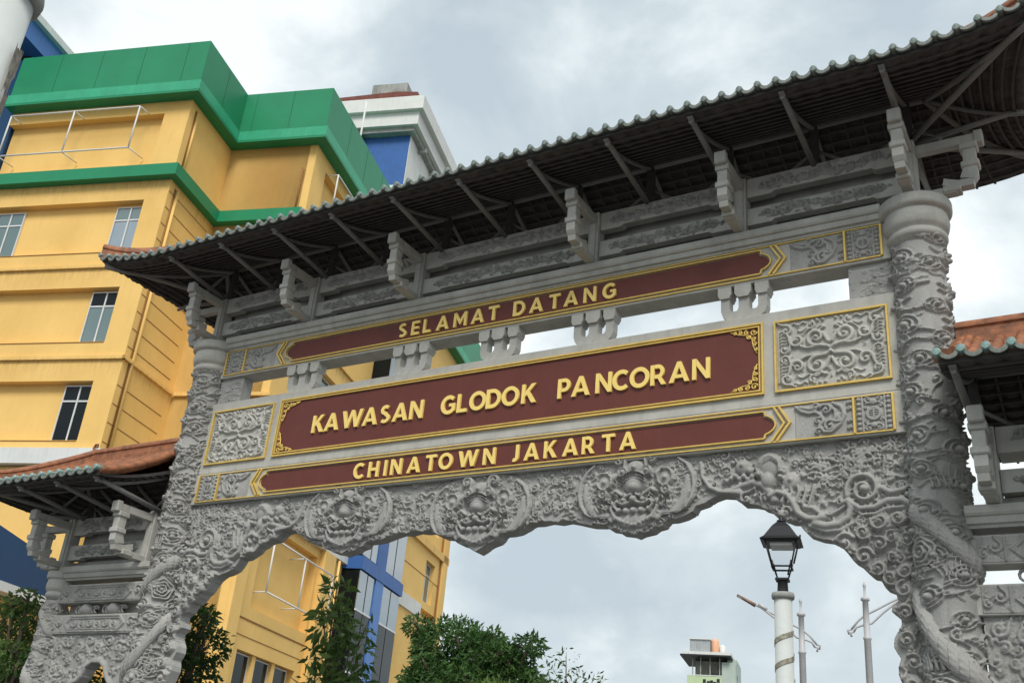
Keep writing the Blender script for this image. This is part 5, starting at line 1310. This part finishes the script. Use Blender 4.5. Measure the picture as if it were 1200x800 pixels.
def street_light(loc,rz,label,H=8.6,heads=False):
    L=empty('street_light',loc,rz); tag(L,label,'street light','twin-arm white street lights')
    MB().lathe([(.15,0),(.15,.5),(.115,.6),(.10,H-1.15),(.12,H-1.13),(.12,H-1.07),(.095,H-1.05),(.085,H),(.13,H+.02),(.13,H+.1),(.04,H+.14),(.035,H+.42),(.05,H+.45),(.05,H+.5),(.01,H+.6)],0,0,16).build('post',M['polegrey'],L)
    for z in (4.2,5.5): MB().lathe([(.112,z),(.118,z+.02),(.116,z+1.0),(.112,z+1.02)],0,0,16).build('ornamental_band',BRASS,L)
    arms=([(-1.95,.58),(-1.3,.28),(-.7,-.02),(-.25,-.27),(.05,-.42),(.25,-.6),(.45,-.85)],[(-1.3,.3),(-.9,.0),(-.5,-.32),(-.15,-.65),(.15,-.72),(.3,-.78),(.38,-.92)])
    for k,ar in enumerate(arms):
        pts=[(x,-.02,H+z) for x,z in ar]
        MB().tube(pts,.035,6).build('arm',M['polegrey'],L)
        e=pts[-1]; MB().tube([e,(e[0]+.10,0,e[2]-.02),(e[0]+.06,0,e[2]-.14)],.035,6).build('arm_tip',M['polegrey'],L)
        if heads:
            s_=pts[0]; m=MB()
            if k==0: m.tube([(s_[0]+.55,0,s_[2]-.27),(s_[0]+.3,0,s_[2]-.13),(s_[0]-.02,0,s_[2]+.04)],.065,8,r1=.045,sx=1.3)
            else: m.tube([(s_[0]+.25,0,s_[2]-.12),(s_[0],0,s_[2]+.05)],.06,8,sx=1.5)
            m.build('lamp_head',M['brown'] if k==0 else M['polegrey'],L)
    return L
street_light(polar(-15.96,34.5),R(14),'white street light with sloping twin arms just right of the lantern post',H=8.62,heads=True)
street_light(polar(-12.73,33.5),R(180+12),'white street light whose arms rise behind the carved right leg of the arch',H=8.93)

# ------------------------------------------------------------------ trees
def leaves(n,centre_fn,size,seed,droop=.35,asp=3.0):
    r=np.random.default_rng(seed); P,Nn=centre_fn(n,r); n=len(P)
    d=r.normal(size=(n,3)); d+=Nn*1.0; d[:,2]-=droop*1.5; d/=np.linalg.norm(d,axis=1,keepdims=True)
    q=r.normal(size=(n,3)); s=np.cross(d,q); s/=np.linalg.norm(s,axis=1,keepdims=True); up=np.cross(s,d)
    L=size*r.uniform(.4,1.45,(n,1)); W=L/asp
    v0=P; v1=P+d*L*.45+s*W*.5+up*L*.03; v2=P+d*L; v3=P+d*L*.45-s*W*.5+up*L*.03; 
    v2=v2-up*L*.08
    V=np.stack([v0,v1,v2,v3],1).reshape(-1,3); i=np.arange(n)*4
    return V,np.stack([i,i+1,i+2,i+3],1)
def blob_fn(blobs,shell=.35):
    B=np.array(blobs,float)  # x,y,z,rx,ry,rz
    def fn(n,r):
        w=B[:,3]*B[:,4]+B[:,3]*B[:,5]; k=r.choice(len(B),n,p=w/w.sum()); u=r.normal(size=(n,3)); u/=np.linalg.norm(u,axis=1,keepdims=True)
        rad=1-shell*r.random((n,1))**1.5+.08*r.normal(size=(n,1))
        P=B[k,:3]+u*B[k,3:6]*rad
        # drop leaves buried deep in other blobs
        keep=np.ones(n,bool)
        for b in B:
            dd=(((P-b[:3])/b[3:6])**2).sum(1); keep&=~(dd<.42)
        return P[keep],u[keep]
    return fn
def tree(name,loc,label,blobs,n,size,mt,seed,trunk=.16,cat='tree',droop=.35,asp=3.0,group=None,shell=.35):
    T=empty(name,loc); tag(T,label,cat,group)
    B=blobs; top=max(b[2] for b in B); rr=random.Random(seed)
    mb=MB(); fork=min(b[2]-b[5] for b in B)*.95+.2
    mb.tube([(0,0,0),(.05,.02,fork*.5),(0,.05,fork)],trunk,10,r1=trunk*.7); mb.build('trunk',M['bark'],T)
    mb=MB()
    for b in B:
        mb.tube([(0,.05,fork*.9),((b[0])*.45+rr.uniform(-.1,.1),b[1]*.45,fork+(b[2]-fork)*.5),(b[0],b[1],b[2]),(b[0]*1.1,b[1]*1.1,b[2]+b[5]*.7)],trunk*.45,6,r1=trunk*.08)
        for k in range(4):
            a=rr.uniform(0,6.28); mb.tube([(b[0],b[1],b[2]-b[5]*.3),(b[0]+math.cos(a)*b[3]*.8,b[1]+math.sin(a)*b[4]*.8,b[2]+b[5]*rr.uniform(-.3,.6))],trunk*.16,5,r1=trunk*.05)
    mb.build('limbs',M['bark'],T)
    V,F=leaves(n,blob_fn(B,shell),size,seed,droop,asp)
    link('crown',mesh_np('crown',V,F,False),M[mt],T)
    return T
def blobset(cx,cy,z0,z1,rx,n,seed,br=(.5,.9)):
    r=random.Random(seed); out=[]
    for k in range(n):
        t=(k+.5)/n; z=z0+(z1-z0)*t; rad=rx*math.sqrt(max(.05,1-(max(0,t-.25)/.75)**2)); a=r.uniform(0,6.28); q=rad*math.sqrt(r.random())
        s=r.uniform(*br); out.append((cx+q*math.cos(a),cy+q*math.sin(a),z,s,s,s*.75))
    return out
tb=polar(-32.6,27)
bl=[(-.9,0,5.75,.95,.95,.8),(-.3,.2,5.6,.7,.7,.6),(.15,0,5.35,.9,.9,.75),(.7,.1,5.3,.7,.7,.6),(1.15,0,4.75,.8,.8,.6),(-1.5,0,4.9,.7,.7,.55),(0,-.5,4.6,1.0,1,.8),(-.8,-.6,4.6,.95,.95,.8),(.8,-.6,4.2,.95,.95,.75),
 (1.55,0,4.0,.85,.85,.7),(-1.6,-.1,3.9,.9,.9,.7),(0,-.7,3.6,1.1,1.1,.8),(-.9,-.6,3.4,1.0,1,.8),(1.0,-.5,3.2,1,1,.8),(1.7,0,3.1,.8,.8,.7),(.4,.6,4.9,.9,.9,.7),(-.6,.7,5.0,.9,.9,.7)]
r_=random.Random(4)
bl+=[(b[0]+r_.uniform(-.95,.95),b[1]-.4+r_.uniform(-.3,.3),b[2]+r_.uniform(-.5,.62),r_.uniform(.2,.42),.35,.26) for b in bl[:14] for _ in range(3)]
tree('mango_tree',tb,'broad dark green mango tree in front of the rear end of the yellow building',bl,80000,.155,'leaf',3,trunk=.22,shell=.5)
bl=[(0,0,3.9,.75,.75,.55),(-.6,0,3.5,.7,.7,.55),(.6,.1,3.5,.7,.7,.5),(0,-.3,3.1,.8,.8,.6),(.9,0,2.9,.6,.6,.5),(-.9,0,2.9,.6,.6,.5)]
tree('mango_tree',polar(-31.6,22.5),'lower lighter green tree at the right foot of the mango tree',bl,16000,.16,'leaf3',4,trunk=.13)
bl=[(0,0,4.2,.55,.55,.5),(.4,.2,4.5,.35,.4,.3),(-.45,0,4.55,.35,.4,.3),(-.1,0,4.9,.3,.3,.28),(-.7,0,4.2,.3,.3,.3),(.7,0,4.0,.35,.3,.4)]
tree('young_tree',polar(-27.9,22),'sparse young tree with thin airy twigs against the sky',bl,900,.12,'leaf2',11,trunk=.05,droop=.2,shell=.9)
bl=[(0,0,2.4,.42,.42,.35),(.1,.05,2.9,.5,.45,.35),(-.12,0,3.4,.5,.45,.38),(.15,.1,3.85,.45,.4,.35),(-.1,0,4.35,.40,.36,.35),(-.2,0,4.85,.27,.25,.3),(-.42,0,3.9,.2,.2,.2),(.42,.1,3.5,.25,.2,.22),(.4,.1,4.3,.2,.2,.2),(-.4,0,4.6,.15,.15,.15)]
tree('slender_tree',polar(-40.2,17.0),'slender leafy sapling in front of the blue glass bay',[(b[0],b[1],b[2],b[3]*.85,b[4]*.85,b[5]*.9) for b in bl],1800,.2,'leaf3',12,trunk=.045,droop=.5,asp=2.8,shell=.9)
bl=[(-.1,0,4.15,.45,.45,.4),(.3,.1,3.85,.4,.4,.3),(-.5,0,3.9,.5,.5,.4),(.25,0,3.4,.45,.45,.35),(-.2,-.1,3.3,.5,.5,.4),(.4,0,2.9,.4,.4,.35),(-.3,0,2.6,.6,.6,.5),(-.8,0,3.3,.5,.5,.5)]
r_=random.Random(5); bl+=[(b[0]+r_.uniform(-.55,.55),b[1]-.3,b[2]+r_.uniform(-.3,.42),.18,.2,.13) for b in bl for _ in range(2)]
tree('dense_tree',polar(-47.9,17.5),'dark green tree between the left arch leg and the yellow wall',bl,16000,.11,'leaf2',16,trunk=.12,asp=2.4,shell=.8)
bl=[(-.3,0,3.9,.45,.45,.35),(.25,.1,4.05,.35,.4,.25),(-.8,0,3.6,.5,.5,.4),(.3,0,3.3,.45,.45,.3),(-.3,-.1,3.0,.6,.5,.4),(.5,0,2.6,.5,.4,.4),(1.1,.2,2.7,.5,.4,.5),(1.0,.3,3.3,.4,.4,.3),(1.0,0,2.0,.6,.4,.4),(-.9,0,2.6,.6,.6,.5)]
r_=random.Random(6); bl+=[(b[0]+r_.uniform(-.55,.55),b[1]-.3,b[2]+r_.uniform(-.3,.42),.18,.2,.13) for b in bl for _ in range(2)]
tree('dense_tree',polar(-55.5,18.5),'dark green tree left of the small arch under the blue canopy',bl,16000,.11,'leaf3',17,trunk=.12,asp=2.4,shell=.8)
